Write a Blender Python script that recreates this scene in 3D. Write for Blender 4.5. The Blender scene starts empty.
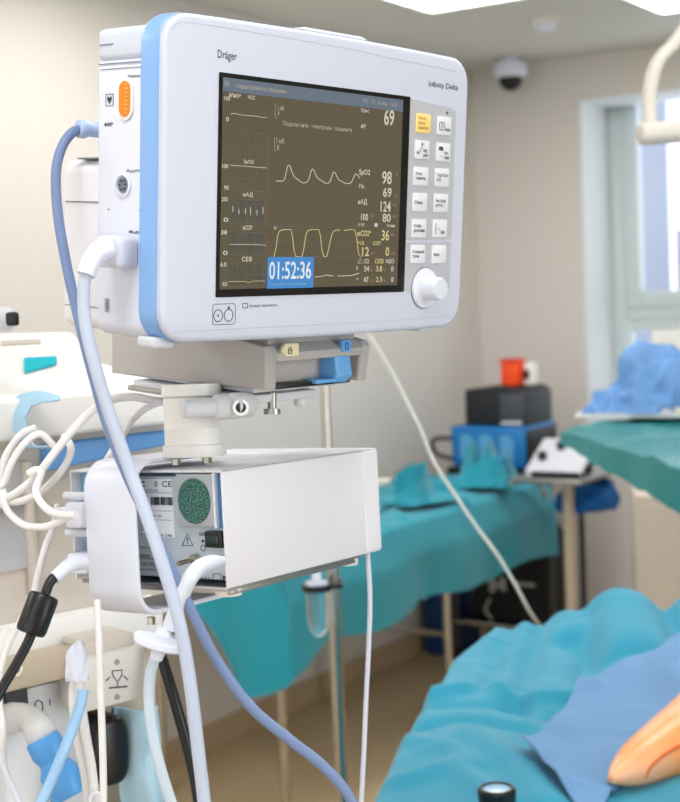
import bpy, bmesh, math, random
from mathutils import Vector, Matrix, noise
SC = bpy.context.scene
COL = SC.collection
# ------------------------------------------------------------------ camera
F = 50 / 24 * 680
PIT = math.atan(103 / F); ROLL = math.radians(2.4); EYE = Vector((0, 0, 1.65))
fw = Vector((0, math.cos(PIT), -math.sin(PIT)))
u0 = Vector((0, math.sin(PIT), math.cos(PIT))); r0 = Vector((1, 0, 0))
rt = math.cos(ROLL) * r0 - math.sin(ROLL) * u0
up = math.cos(ROLL) * u0 + math.sin(ROLL) * r0
cd = bpy.data.cameras.new('camera'); cam = bpy.data.objects.new('camera', cd); COL.objects.link(cam)
cam.matrix_world = Matrix(((rt.x, up.x, -fw.x, EYE.x), (rt.y, up.y, -fw.y, EYE.y), (rt.z, up.z, -fw.z, EYE.z), (0, 0, 0, 1)))
cd.sensor_fit = 'HORIZONTAL'; cd.sensor_width = 24; cd.lens = 50; cd.clip_start = .05
cd.dof.use_dof = True; cd.dof.focus_distance = 1.17; cd.dof.aperture_fstop = 7.0
SC.camera = cam
# ------------------------------------------------------------------ world, light, exposure
w = bpy.data.worlds.new('world'); SC.world = w; w.use_nodes = True
w.node_tree.nodes['Background'].inputs[0].default_value = (.92, .955, 1, 1)
w.node_tree.nodes['Background'].inputs[1].default_value = 1.35
SC.view_settings.view_transform = 'Standard'; SC.view_settings.look = 'None'
SC.view_settings.exposure = 0.72; SC.view_settings.gamma = 1
LAMP = 8.0
# added fill light without a window, to the right of and behind the viewer
al = bpy.data.lights.new('side_fill', 'AREA'); al.shape = 'RECTANGLE'; al.size = 2.6; al.size_y = 1.5; al.energy = 45; al.color = (.9, .95, 1)
ao = bpy.data.objects.new('side_fill', al); COL.objects.link(ao)

def at(x, y, d): return EYE + d * (fw + ((x - 340) / F) * rt + ((401 - y) / F) * up)

# ------------------------------------------------------------------ materials
def lin(c):
    return tuple((v / 255 / 12.92 if v / 255 <= .04045 else ((v / 255 + .055) / 1.055) ** 2.4) for v in c) + (1,)
MATS = {}
def mat(name, rgb, rough=.5, metal=0, bump=0, scale=40, var=.0, emit=0, trans=0, ior=1.45, coat=0, sheen=0, alpha=1):
    if name in MATS: return MATS[name]
    m = bpy.data.materials.new(name); m.use_nodes = True; nt = m.node_tree; b = nt.nodes['Principled BSDF']
    b.inputs['Base Color'].default_value = lin(rgb); b.inputs['Roughness'].default_value = rough
    b.inputs['Metallic'].default_value = metal; b.inputs['IOR'].default_value = ior
    b.inputs['Transmission Weight'].default_value = trans; b.inputs['Coat Weight'].default_value = coat
    b.inputs['Sheen Weight'].default_value = sheen; b.inputs['Alpha'].default_value = alpha
    if emit: b.inputs['Emission Color'].default_value = lin(rgb); b.inputs['Emission Strength'].default_value = emit
    if bump or var:
        tc = nt.nodes.new('ShaderNodeTexCoord'); n = nt.nodes.new('ShaderNodeTexNoise')
        n.inputs['Scale'].default_value = scale; n.inputs['Detail'].default_value = 4
        nt.links.new(tc.outputs['Object'], n.inputs['Vector'])
        if bump:
            bp = nt.nodes.new('ShaderNodeBump'); bp.inputs['Strength'].default_value = bump; bp.inputs['Distance'].default_value = .002
            nt.links.new(n.outputs['Fac'], bp.inputs['Height']); nt.links.new(bp.outputs['Normal'], b.inputs['Normal'])
        if var:
            mx = nt.nodes.new('ShaderNodeMix'); mx.data_type = 'RGBA'
            mx.inputs['A'].default_value = tuple(v * (1 - var) for v in lin(rgb)[:3]) + (1,)
            mx.inputs['B'].default_value = tuple(min(1, v * (1 + var)) for v in lin(rgb)[:3]) + (1,)
            nt.links.new(n.outputs['Fac'], mx.inputs['Factor']); nt.links.new(mx.outputs['Result'], b.inputs['Base Color'])
    MATS[name] = m; return m
white = mat('white_plastic', (218, 222, 236), .35, bump=.03, scale=900)
shell = mat('shell_plastic', (224, 224, 230), .4, bump=.05, scale=700)
cream = mat('cream_plastic', (230, 228, 224), .4)
bluep = mat('blue_band', (130, 174, 228), .35)
capg = mat('cap_grey', (202, 210, 224), .35)
greige = mat('greige_plastic', (172, 168, 164), .5, bump=.08, scale=900)
lgrey = mat('light_grey', (208, 210, 216), .45)
panelg = mat('button_panel', (182, 184, 190), .45)
black = mat('black_plastic', (16, 18, 20), .35)
frameb = mat('screen_frame', (10, 14, 14), .25)
ink = mat('ink', (50, 54, 64), .6)
steel = mat('steel', (190, 186, 176), .22, metal=1)
dsteel = mat('brushed_steel', (170, 168, 164), .4, metal=1)
screw = mat('screw_metal', (160, 155, 140), .3, metal=1)
tealA = mat('teal_drape', (20, 146, 166), .75, bump=.25, scale=260, var=.08, sheen=.2)
tealB = mat('bed_drape', (4, 144, 176), .62, bump=.3, scale=300, var=.08, sheen=.2)
tealC = mat('deep_teal_drape', (18, 128, 132), .4, bump=.3, scale=200, var=.08)
bluec = mat('blue_cloth', (112, 158, 214), .8, bump=.3, scale=200, var=.05)
sheet = mat('pale_sheet', (108, 150, 194), .85, bump=.3, scale=300, var=.05)
wallm = mat('wall_paint', (212, 206, 199), .75, bump=.05, scale=60, var=.03)
ceilm = mat('ceiling_paint', (208, 206, 198), .6, var=.02, scale=3)
hoseb = mat('hose_blue', (112, 132, 172), .4)
hosew = mat('hose_lilac', (182, 192, 212), .4)
cablew = mat('cable_white', (228, 226, 226), .4)
orange = mat('orange_plastic', (240, 130, 10), .35)

# ------------------------------------------------------------------ mesh helpers
WID = Matrix.Identity(4); W = {}
def frame(R3, o): m = R3.to_4x4(); m.translation = o; return m
def fr(yaw, pitch, roll, o):
    R = Matrix.Rotation(math.radians(yaw), 3, 'Z') @ Matrix.Rotation(math.radians(pitch), 3, 'X') @ Matrix.Rotation(math.radians(roll), 3, 'Y')
    return frame(R, Vector(o))
def local(M, ax, val, px, py):
    R = M.to_3x3(); n = R.col[ax]; o = M.translation; d = at(px, py, 1) - EYE
    t = ((o + n * val - EYE).dot(n)) / d.dot(n); return R.transposed() @ (EYE + t * d - o)
def setp(o, label=None, cat=None, group=None, kind=None):
    for k, v in (('label', label), ('category', cat), ('group', group), ('kind', kind)):
        if v: o[k] = v
    return o
def thing(name, label, cat, M=WID, base=(0, 0, 0), group=None):
    o = bpy.data.objects.new(name, None); COL.objects.link(o); o.empty_display_size = .02
    o.matrix_world = M @ Matrix.Translation(base); W[o] = M @ Matrix.Translation(base)
    return setp(o, label, cat, group)
def obj(name, bm, m, parent=None, M=WID, smooth=True, ang=40, label=None, cat=None, group=None, kind=None):
    bmesh.ops.recalc_face_normals(bm, faces=bm.faces)
    if parent is None:
        cs = [v.co for v in bm.verts]
        c = Vector(((min(v.x for v in cs) + max(v.x for v in cs)) / 2, (min(v.y for v in cs) + max(v.y for v in cs)) / 2, min(v.z for v in cs)))
        Wo = M @ Matrix.Translation(c)
    else: Wo = W[parent]
    bm.transform(Wo.inverted() @ M)
    me = bpy.data.meshes.new(name); bm.to_mesh(me); bm.free()
    if smooth: me.shade_smooth(); me.set_sharp_from_angle(angle=math.radians(ang))
    me.materials.append(m)
    o = bpy.data.objects.new(name, me); COL.objects.link(o)
    if parent is None: o.matrix_world = Wo
    else: o.parent = parent
    W[o] = Wo
    return setp(o, label, cat, group, kind)
def join(*bms):
    r = bmesh.new()
    for b in bms:
        t = bpy.data.meshes.new('t'); b.to_mesh(t); b.free(); r.from_mesh(t); bpy.data.meshes.remove(t)
    return r
def box(x0, x1, y0, y1, z0, z1, r=0, seg=2):
    bm = bmesh.new()
    v = [bm.verts.new((x, y, z)) for x in (x0, x1) for y in (y0, y1) for z in (z0, z1)]
    for q in ((0, 1, 3, 2), (4, 6, 7, 5), (0, 4, 5, 1), (2, 3, 7, 6), (0, 2, 6, 4), (1, 5, 7, 3)): bm.faces.new([v[i] for i in q])
    bmesh.ops.recalc_face_normals(bm, faces=bm.faces)
    if r: bmesh.ops.bevel(bm, geom=bm.edges[:], offset=r, segments=seg, affect='EDGES', profile=.5)
    return bm
def prism(pts, a, b, axis='Y', r=0, seg=3):
    """polygon extruded between a and b along the axis; pts are the other two coordinates in order"""
    def P(p, t): return {'Y': (p[0], t, p[1]), 'X': (t, p[0], p[1]), 'Z': (p[0], p[1], t)}[axis]
    bm = bmesh.new(); A = [bm.verts.new(P(p, a)) for p in pts]; B = [bm.verts.new(P(p, b)) for p in pts]
    n = len(pts); fa = bm.faces.new(A); fb = bm.faces.new(B)
    for i in range(n): bm.faces.new((A[i], A[(i + 1) % n], B[(i + 1) % n], B[i]))
    bmesh.ops.recalc_face_normals(bm, faces=bm.faces)
    if r: bmesh.ops.bevel(bm, geom=list(set(fa.edges[:] + fb.edges[:])), offset=r, segments=seg, affect='EDGES', profile=.5)
    return bm
def rrect(x0, x1, z0, z1, r, n=6, bulge=0):
    pts = []
    for cx, cz, a0 in ((x1 - r, z1 - r, 0), (x0 + r, z1 - r, 90), (x0 + r, z0 + r, 180), (x1 - r, z0 + r, 270)):
        for k in range(n + 1):
            a = math.radians(a0 + 90 * k / n); pts.append((cx + r * math.cos(a), cz + r * math.sin(a)))
    if bulge:
        out = []; N = len(pts)
        for i, p in enumerate(pts):
            q = pts[(i + 1) % N]; out.append(p); L = math.hypot(q[0] - p[0], q[1] - p[1])
            if L > r * 1.5:
                for k in range(1, 10): out.append((p[0] + (q[0] - p[0]) * k / 10, p[1] + (q[1] - p[1]) * k / 10))
        mx, mz = (x0 + x1) / 2, (z0 + z1) / 2; hw, hz = (x1 - x0) / 2, (z1 - z0) / 2
        pts = [(x, z + bulge * (1 - ((x - mx) / hw) ** 2) * (z - mz) / hz) for x, z in out]
    return pts
def axisM(a, b):
    a = Vector(a); b = Vector(b); q = (b - a).to_track_quat('Z', 'Y'); m = q.to_matrix().to_4x4(); m.translation = a; return m
def lathe(prof, a=(0, 0, 0), b=(0, 0, 1), n=32, sx=1, sy=1):
    """profile of (radius, height) turned around the axis a->b"""
    bm = bmesh.new(); rings = []
    for r, h in prof:
        if r < 1e-6: rings.append([bm.verts.new((0, 0, h))])
        else: rings.append([bm.verts.new((sx * r * math.cos(2 * math.pi * k / n), sy * r * math.sin(2 * math.pi * k / n), h)) for k in range(n)])
    for A, B in zip(rings, rings[1:]):
        for k in range(n):
            f = [A[k % len(A)], A[(k + 1) % len(A)], B[(k + 1) % len(B)], B[k % len(B)]]
            f = list(dict.fromkeys(f))
            if len(f) > 2: bm.faces.new(f)
    for E in (rings[0], rings[-1]):
        if len(E) > 2: bm.faces.new(E)
    bm.transform(axisM(a, b)); return bm
def cyl(a, b, r, r2=None, n=28, bev=.12):
    a = Vector(a); b = Vector(b); L = (b - a).length; r2 = r if r2 is None else r2; e = min(r, r2, L) * bev
    return lathe([(0, 0), (r - e, 0), (r, e), (r2, L - e), (r2 - e, L), (0, L)], a, b, n)
def spline(pts, sub=10):
    P = [Vector(p) for p in pts]; P = [2 * P[0] - P[1]] + P + [2 * P[-1] - P[-2]]; out = []
    for i in range(1, len(P) - 2):
        p0, p1, p2, p3 = P[i - 1:i + 3]
        for k in range(sub):
            t = k / sub
            out.append(.5 * ((2 * p1) + (p2 - p0) * t + (2 * p0 - 5 * p1 + 4 * p2 - p3) * t * t + (3 * p1 - p0 - 3 * p2 + p3) * t ** 3))
    out.append(P[-2]); return out
def tube(pts, r, sub=10, n=14, rf=None, smooth=True):
    P = spline(pts, sub) if smooth else [Vector(p) for p in pts]; bm = bmesh.new(); rings = []
    t = (P[1] - P[0]).normalized(); nrm = t.orthogonal().normalized()
    for i, p in enumerate(P):
        t = (P[min(i + 1, len(P) - 1)] - P[max(i - 1, 0)]).normalized(); nrm = (nrm - t * nrm.dot(t)).normalized(); b = t.cross(nrm)
        R = rf(i / (len(P) - 1)) if rf else r
        rings.append([bm.verts.new(p + R * (math.cos(2 * math.pi * k / n) * nrm + math.sin(2 * math.pi * k / n) * b)) for k in range(n)])
    for A, B in zip(rings, rings[1:]):
        for k in range(n): bm.faces.new((A[k], A[(k + 1) % n], B[(k + 1) % n], B[k]))
    bm.faces.new(rings[0]); bm.faces.new(rings[-1]); return bm
def text(s, o, xr, zu, w_, h_):
    """text mesh fitted to a w_ x h_ rectangle whose lower left is o, in the frame xr (right), zu (up)"""
    cu = bpy.data.curves.new('t', 'FONT'); cu.body = s; cu.resolution_u = 3; cu.offset = .012
    ob = bpy.data.objects.new('t', cu); COL.objects.link(ob); bpy.context.view_layer.update()
    me = bpy.data.meshes.new_from_object(ob.evaluated_get(bpy.context.evaluated_depsgraph_get()))
    bm = bmesh.new(); bm.from_mesh(me); bpy.data.objects.remove(ob); bpy.data.curves.remove(cu); bpy.data.meshes.remove(me)
    xs = [v.co.x for v in bm.verts]; ys = [v.co.y for v in bm.verts]
    if not xs: return bm
    x0, x1, y0, y1 = min(xs), max(xs), min(ys), max(ys); xr = Vector(xr); zu = Vector(zu); o = Vector(o)
    for v in bm.verts:
        v.co = o + xr * ((v.co.x - x0) / (x1 - x0) * w_) + zu * ((v.co.y - y0) / (y1 - y0) * h_)
    return bm
def grid(f, nu, nv, thick=0):
    bm = bmesh.new(); V = [[bm.verts.new(f(i / nu, j / nv)) for j in range(nv + 1)] for i in range(nu + 1)]
    for i in range(nu):
        for j in range(nv): bm.faces.new((V[i][j], V[i + 1][j], V[i + 1][j + 1], V[i][j + 1]))
    bmesh.ops.recalc_face_normals(bm, faces=bm.faces)
    if thick:
        bm.normal_update(); bmesh.ops.solidify(bm, geom=bm.faces[:], thickness=thick)
    return bm
def fold(p, s=1.0, seed=0):
    """creased height between 0 and 1"""
    q = Vector((p[0] * s + seed * 7.3, p[1] * s - seed * 3.1, seed * 1.7)); q += noise.noise_vector(q * .7) * .8
    return 1 - abs(noise.noise(q)) * 2
def crumple(c, sx, sy, sz, seed, n=4, amp=.35, rot=0):
    bm = bmesh.new(); bmesh.ops.create_icosphere(bm, subdivisions=n, radius=1)
    for v in bm.verts:
        d = v.co.normalized(); k = 1 + amp * (noise.noise(d * 1.6 + Vector((seed * 5, 0, 0))) + .6 * (1 - 2 * abs(noise.noise(d * 3.2 + Vector((0, seed * 9, 0))))) - .3)
        v.co = Vector((d.x * sx * k, d.y * sy * k, max(d.z, -.12) * sz * k))
    z0 = min(v.co.z for v in bm.verts)
    for v in bm.verts: v.co.z -= z0
    bm.transform(Matrix.Translation(c) @ Matrix.Rotation(rot, 4, 'Z')); return bm
def hose(name, label, cat, pts, r, m, world=False, rf=None, parent=None, sub=10, group=None):
    P = [Vector(p) if world else at(*p) for p in pts]
    return obj(name, tube(P, r, sub, 16, rf), m, parent, ang=60, label=label, cat=cat, group=group)

def cloth(cx, cy, z0, sx, sy, h, seed, rot=0):
    ca_, sa_ = math.cos(rot), math.sin(rot)
    def f(u, v):
        a_, b_2 = u * 2 - 1, v * 2 - 1; k = 1 + .25 * noise.noise(Vector((a_ * 2, b_2 * 2, seed)))
        e_ = max(0, 1 - max(abs(a_), abs(b_2)) ** 3)
        z = h * e_ * (max(0, fold((a_, b_2), 1.1, seed)) ** 2 * 1.3 + .15)
        x, y = a_ * sx * k, b_2 * sy * k; return Vector((cx + x * ca_ - y * sa_, cy + x * sa_ + y * ca_, z0 + z))
    return grid(f, 50, 50, .004)
# ================================================================== STRUCTURE
E1 = Vector((.5403, .8415, 0)); E2 = Vector((.8415, -.5403, 0)); CR = Vector((.717, 7.1, 0)); CZ = 2.74
RW = Matrix(((E2.x, E1.x, 0, CR.x), (E2.y, E1.y, 0, CR.y), (0, 0, 1, 0), (0, 0, 0, 1)))   # room frame: x along far wall, y out, z up
WX0, WX1, WZ0, WZ1 = .56, 2.3, .98, 2.54; WID_ROOM = 6.2
obj('floor', box(-.1, WID_ROOM, -10.5, .1, -.1, 0), mat('floor_lino', (190, 168, 132), .45, var=.06, scale=6), M=RW, smooth=False, kind='structure')
obj('ceiling', box(-.1, WID_ROOM, -10.5, .1, CZ, CZ + .1), ceilm, M=RW, smooth=False, kind='structure')
obj('wall_left', box(-.12, 0, -10.5, .1, 0, CZ), wallm, M=RW, smooth=False, kind='structure')
obj('wall_right', box(WID_ROOM, WID_ROOM + .1, -10.5, .1, 0, CZ), wallm, M=RW, smooth=False, kind='structure')
T = .45
obj('wall_back', join(box(0, WX0, 0, T, 0, CZ), box(WX1, WID_ROOM, 0, T, 0, CZ), box(WX0, WX1, 0, T, 0, WZ0), box(WX0, WX1, 0, T - .15, WZ1, CZ), box(WX0, WX1, T - .15, T, WZ1 + .16, CZ)), wallm, M=RW, smooth=False, kind='structure')
obj('baseboard_left', box(0, .012, -10.5, 0, 0, .10), mat('cove_lino', (184, 162, 130), .5, var=.05, scale=8), M=RW, smooth=False, kind='structure')
obj('baseboard_back', box(.012, WID_ROOM, -.012, 0, 0, .10), MATS['cove_lino'], M=RW, smooth=False, kind='structure')
ao.matrix_world = RW @ Matrix.Translation((WID_ROOM - .05, -5.2, 1.7)) @ Matrix.Rotation(math.radians(90), 4, 'Y')
# window with deep white reveal
pvc = mat('window_pvc', (206, 216, 216), .35); jam = mat('reveal_paint', (218, 222, 224), .6)
obj('trim_1', join(box(WX0, WX0 + .015, -.004, T - .1, WZ0, WZ1), box(WX0, WX1, -.004, T - .15, WZ1 - .015, WZ1), box(WX1 - .015, WX1, -.004, T - .1, WZ0, WZ1)), jam, M=RW, smooth=False, kind='structure')
obj('window_sill', box(WX0 - .0, WX1, -.1, T - .1, WZ0, WZ0 + .03, .006), pvc, M=RW, kind='structure')
wy = T - .12
wn = thing('window_1', None, None, RW, ((WX0 + WX1) / 2, wy, WZ0)); wn['kind'] = 'structure'
def ring(x0, x1, z0, z1, w_, y0, y1):
    return join(box(x0, x0 + w_, y0, y1, z0, z1, .006), box(x1 - w_, x1, y0, y1, z0, z1, .006), box(x0 + w_, x1 - w_, y0, y1, z0, z0 + w_, .006), box(x0 + w_, x1 - w_, y0, y1, z1 - w_, z1, .006))
a, b, zr = WX0 + .015, WX1 - .015, 1.51; WT = WZ1 + .15
obj('window_frame', join(ring(a, b, WZ0 + .03, WT, .07, wy, wy + .08), box(a + .07, b - .07, wy, wy + .08, zr - .03, zr + .03, .006)), pvc, wn, RW)
obj('sash', ring(a + .075, b - .075, zr + .032, WT - .07, .075, wy - .015, wy + .05), pvc, wn, RW)
obj('sash', ring(a + .045, b - .075, WZ0 + .105, zr - .032, .05, wy - .01, wy + .05), pvc, wn, RW)
glass = bpy.data.materials.new('window_glass'); glass.use_nodes = True; nt = glass.node_tree
nt.nodes.clear(); o_ = nt.nodes.new('ShaderNodeOutputMaterial'); tr = nt.nodes.new('ShaderNodeBsdfTransparent'); gl = nt.nodes.new('ShaderNodeBsdfGlossy')
gl.inputs['Roughness'].default_value = .02; mx = nt.nodes.new('ShaderNodeMixShader'); mx.inputs[0].default_value = .06
tr.inputs[0].default_value = (.95, .97, 1, 1)
nt.links.new(tr.outputs[0], mx.inputs[1]); nt.links.new(gl.outputs[0], mx.inputs[2]); nt.links.new(mx.outputs[0], o_.inputs[0])
obj('glass_pane', box(a + .14, b - .14, wy + .015, wy + .021, zr + .1, WT - .14), glass, wn, RW, smooth=False)
obj('glass_pane', box(a + .09, b - .12, wy + .015, wy + .021, WZ0 + .15, zr - .08), glass, wn, RW, smooth=False)
# buildings outside
def tower(x0, x1, y0, y1, h, m, band, label, fl=3.2):
    t = thing('office_building', label, 'building', RW, ((x0 + x1) / 2, (y0 + y1) / 2, -6), 'buildings outside the window')
    obj('facade', box(x0, x1, y0, y1, -6, h), m, t, RW, smooth=False)
    n = 0; z = -5
    bs = []
    while z < h - 2 and n < 14:
        bs.append(box(x0 + .6, x1 - .6, y0 - .06, y0 + .02, z, z + 1.5)); z += fl; n += 1
    obj('window_band', join(*bs), band, t, RW, smooth=False)
gb = mat('far_glass', (132, 142, 160), .6)
tower(-30, -14.5, 38, 44, 22, mat('far_blue_wall', (150, 158, 174), .8), gb, 'tall pale blue office block outside the window')
tower(-15, 8, 46, 60, 3.7, mat('far_white_wall', (182, 184, 190), .8), gb, 'low white building with window bands beyond the glass')
tower(-7.2, 6, 22, 30, 1.3, mat('far_cream_wall', (178, 173, 156), .8), mat('far_shutter', (150, 140, 140), .5), 'low cream building outside, seen through the lower pane')
# ceiling lights
lampm = bpy.data.materials.new('lamp_diffuser'); lampm.use_nodes = True; nt = lampm.node_tree; nt.nodes.clear()
e = nt.nodes.new('ShaderNodeEmission'); o_ = nt.nodes.new('ShaderNodeOutputMaterial'); nt.links.new(e.outputs[0], o_.inputs[0])
e.inputs[0].default_value = (1, .99, .975, 1); e.inputs[1].default_value = LAMP
def lamp_panel(cx, cy, s, label):
    t = thing('ceiling_light', label, 'ceiling light', RW, (cx, cy, CZ), 'square ceiling lights')
    h = s / 2
    obj('frame', ring_flat(cx, cy, h), pvc, t, RW)
    obj('diffuser', box(cx - h + .015, cx + h - .015, cy - h + .015, cy + h - .015, CZ - .012, CZ - .004), lampm, t, RW, smooth=False)
def ring_flat(cx, cy, h):
    w_ = .015; z0, z1 = CZ - .02, CZ
    return join(box(cx - h, cx + h, cy - h, cy - h + w_, z0, z1), box(cx - h, cx + h, cy + h - w_, cy + h, z0, z1), box(cx - h, cx - h + w_, cy - h + w_, cy + h - w_, z0, z1), box(cx + h - w_, cx + h, cy - h + w_, cy + h - w_, z0, z1))
c1 = RW.inverted() @ (EYE + (at(430, 14, 1) - EYE) * ((CZ - .02 - 1.65) / (at(430, 14, 1) - EYE).z))
c2 = RW.inverted() @ (EYE + (at(660, 15, 1) - EYE) * ((CZ - .02 - 1.65) / (at(660, 15, 1) - EYE).z))
lamp_panel(c1.x + .3, c1.y - .3, .6, 'square ceiling light above the monitor, left one of the two in the photo')
lamp_panel(c2.x + .3, c2.y - .3, .6, 'square ceiling light at the top right corner of the photo')
for i in range(2):  # extra unseen panels, added to brighten the room
    for j in range(4):
        lamp_panel(c1.x + .1 + 2.1 * i, c1.y - 1.6 - 1.5 * j, .6, 'unseen square ceiling light added behind or above the viewer')

# ================================================================== BACKGROUND THINGS
# dome camera + smoke detector on the ceiling
def on_ceil(px, py): 
    d = at(px, py, 1) - EYE; return EYE + d * ((CZ - 1.65) / d.z)
p = on_ceil(510, 58)
t = thing('dome_camera', 'white dome security camera with dark lens, hanging from the ceiling near the corner', 'security camera', Matrix.Translation(p))
MP = Matrix.Translation(p)
obj('housing', lathe([(0, 0), (.045, 0), (.047, -.02), (.078, -.03), (.082, -.075), (.07, -.092), (0, -.092)], n=32), white, t, MP)
obj('lens_dome', lathe([(.056, -.088), (.054, -.115), (.04, -.14), (.018, -.152), (0, -.154)], n=28), black, t, MP)
p = on_ceil(546, 20); MP = Matrix.Translation(p)
t = thing('smoke_detector', 'small round white smoke detector on the ceiling between the two lights', 'smoke detector', MP)
obj('base', lathe([(0, 0), (.06, 0), (.06, -.018), (0, -.018)]), cream, t, MP)
obj('sensor_cap', lathe([(.045, -.018), (.04, -.04), (.02, -.05), (0, -.05)]), white, t, MP)

# long draped table against the left wall
TM = Matrix(((E1.x, -E2.x, 0, -.207), (E1.y, -E2.y, 0, 4.32), (0, 0, 1, 0), (0, 0, 0, 1)))   # x along wall (away), y to the wall
tb = thing('instrument_table', 'long steel table along the left wall under a teal drape', 'table', TM, (1, .3, 0))
obj('table_top', box(.02, 1.97, .02, .6, .80, .835, .005), dsteel, tb, TM)
for x in (.06, 1.17):
    for y in (.06, .56): obj('leg', join(cyl((x, y, .02), (x, y, .80), .016), cyl((x, y, 0), (x, y, .02), .02)), steel, tb, TM)
obj('crossbar', cyl((1.17, .06, .35), (1.17, .56, .35), .01), steel, tb, TM)
def drape_front(u, v):
    x = 2.0 * u; s = v * 1.02
    if s < .6: y, z = .62 - s, .845
    else:
        k = s - .6; hem = .535 - .0 * u; hem = hem - .06 * max(0, 1 - u * 10) + .015 * math.sin(u * 17)
        z = .845 - (.845 - hem) * (k / .42); y = .02 - .03 * min(1, k * 6)
        a_ = min(1, k * 5); y += a_ * (-.010 * math.sin(x * 9 + 3 * math.sin(x * 2.3)) * (k / .42) - .014 * noise.noise(Vector((x * 4, k * 3, 2))))
        y -= .02
    z += (.008 * noise.noise(Vector((x * 5, s * 5, 0))) + .02 * max(0, fold((x, s), 3, 3) - .72) / .28) * (1 if s < .58 else .3)
    return Vector((x, y, z))
def drape_side(u, v):
    y = .0 + .62 * u; hem = .47 - .5 * min(y, .13) + 1.5 * max(0, y - .13); hem = min(hem, .80)
    z = .845 - (.845 - hem) * v; x = -(.03 * v * (1 + .8 * math.sin(y * 20)) + .004) * min(1, u * 5)
    kk = max(0, 1 - u * 6); return Vector((x, y * (1 - kk) + kk * (.02 - .05 * min(1, v * 2.5)), z))
dm = join(grid(drape_front, 110, 60), grid(drape_side, 24, 16))
bmesh.ops.remove_doubles(dm, verts=dm.verts, dist=.012)
bmesh.ops.solidify(dm, geom=dm.faces[:], thickness=.003)
obj('table_drape', dm, tealA, M=TM, ang=70, label='teal drape over the long table along the left wall, hanging in front', cat='drape')
obj('folded_cloth', cloth(1.66, .12, .872, .17, .11, .13, 5, .3), tealA, M=TM, ang=70, label='crumpled teal cloth on the far end of the long draped table', cat='cloth', group='teal cloths on the long table')
obj('folded_cloth', cloth(1.16, .15, .870, .15, .11, .10, 9, -.4), tealA, M=TM, ang=70, label='small crumpled teal cloth midway along the draped table, left of the larger one', cat='cloth', group='teal cloths on the long table')
obj('folded_cloth', cloth(.72, .32, .870, .22, .16, .06, 12, .2), tealA, M=TM, ang=70, label='flat teal cloth on the draped table just right of the white power unit', cat='cloth', group='teal cloths on the long table')
q = thing('towel_clamp', 'small steel towel clamp on the far front corner of the draped table', 'clamp', TM, (1.78, -.03, .80))
obj('clamp_ring', lathe([(.014, 0), (.022, 0), (.022, .006), (.014, .006), (.014, 0)], (1.85, -.045, .80), (1.85, -1, .80), 24), steel, q, TM)
obj('clamp_arm', tube([(1.58, -.0, .872), (1.7, -.02, .87), (1.8, -.045, .85), (1.85, -.048, .815)], .007), steel, q, TM)
obj('cotton_swab', cyl(at(377, 483, 4.9), at(388, 481, 4.95), .012), cream, label='short cream rod lying on the teal drape beside the white unit', cat='rod')

# equipment cart behind the far end of the table
cc = RW @ Vector((.46, -.79, 0)); CM = Matrix(((E2.x, E1.x, 0, cc.x), (E2.y, E1.y, 0, cc.y), (0, 0, 1, 0), (0, 0, 0, 1)))
czt = .872
ct = thing('equipment_cart', 'dark topped steel cart behind the far end of the long table, carrying the blue unit', 'cart', CM, (0, .18, 0))
obj('shelf', box(-.25, .25, .0, .38, czt - .03, czt, .005), black, ct, CM)
obj('lower_shelf', box(-.24, .24, .01, .37, .15, .165, .004), black, ct, CM)
for x in (-.235, .235):
    for y in (.015, .365): obj('leg', cyl((x, y, .05), (x, y, czt - .03), .014), mat('cart_frame', (60, 62, 66), .4), ct, CM); obj('caster', cyl((x - .015, y, .03), (x + .015, y, .03), .03), black, ct, CM)
obj('front_rail', cyl((-.235, .0, .17), (.235, .0, .17), .011), steel, ct, CM)
bu = mat('unit_blue', (26, 118, 186), .4)
ub = thing('surgical_generator', 'bright blue surgical unit with pale front markings, under the black box', 'medical device', CM, (0, .18, czt))
ht = .185
obj('casing', box(-.23, .13, .01, .36, czt + .004, czt + ht, .012), bu, ub, CM)
for i, x in enumerate((-.185, -.09, .01)):
    obj('marking', prism([(x, czt + .04), (x + .07, czt + .045), (x + .065, czt + .085), (x + .072, czt + .12), (x + .045, czt + .15), (x + .004, czt + .145)], .0085, .012), mat('pale_marking', (96, 164, 208), .5), ub, CM)
obj('side_panel', box(.127, .14, .03, .34, czt + .01, czt + .17, .004), black, ub, CM)
bb = thing('monitor_box', 'black boxy device standing on the blue surgical unit', 'device', CM, (0, .2, czt + ht))
zb = czt + ht + .003
obj('body', prism([(-.165, zb), (.125, zb), (.125, zb + .14), (.10, zb + .16), (.02, zb + .175), (-.155, zb + .16), (-.165, zb + .15)], .03, .33, r=.01), mat('box_black', (30, 32, 36), .45), bb, CM)
obj('side_cover', box(.01, .122, .025, .032, zb + .012, zb + .14, .004), mat('box_charcoal', (70, 72, 78), .5), bb, CM)
obj('trim_strip', box(.02, .115, .02, .03, zb + .006, zb + .02), lgrey, bb, CM)
zo = zb + .17
t = thing('orange_cup', 'bright orange plastic cup on top of the black device', 'cup', CM, (.08, .12, zo))
obj('cup_body', box(-.01, .075, .08, .17, zo, zo + .12, .012), mat('orange_red', (245, 74, 20), .5), t, CM)
obj('rim', box(-.015, .08, .075, .175, zo + .105, zo + .12, .008), mat('orange_red_dark', (222, 60, 20), .5), t, CM)
t = thing('white_holder', 'white plastic holder with dark opening just right of the orange cup', 'holder', CM, (.15, .15, zo))
obj('body', box(.08, .125, .13, .19, zo, zo + .10, .01), cream, t, CM); obj('opening', box(.085, .11, .124, .132, zo + .03, zo + .07, .004), black, t, CM)
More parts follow.
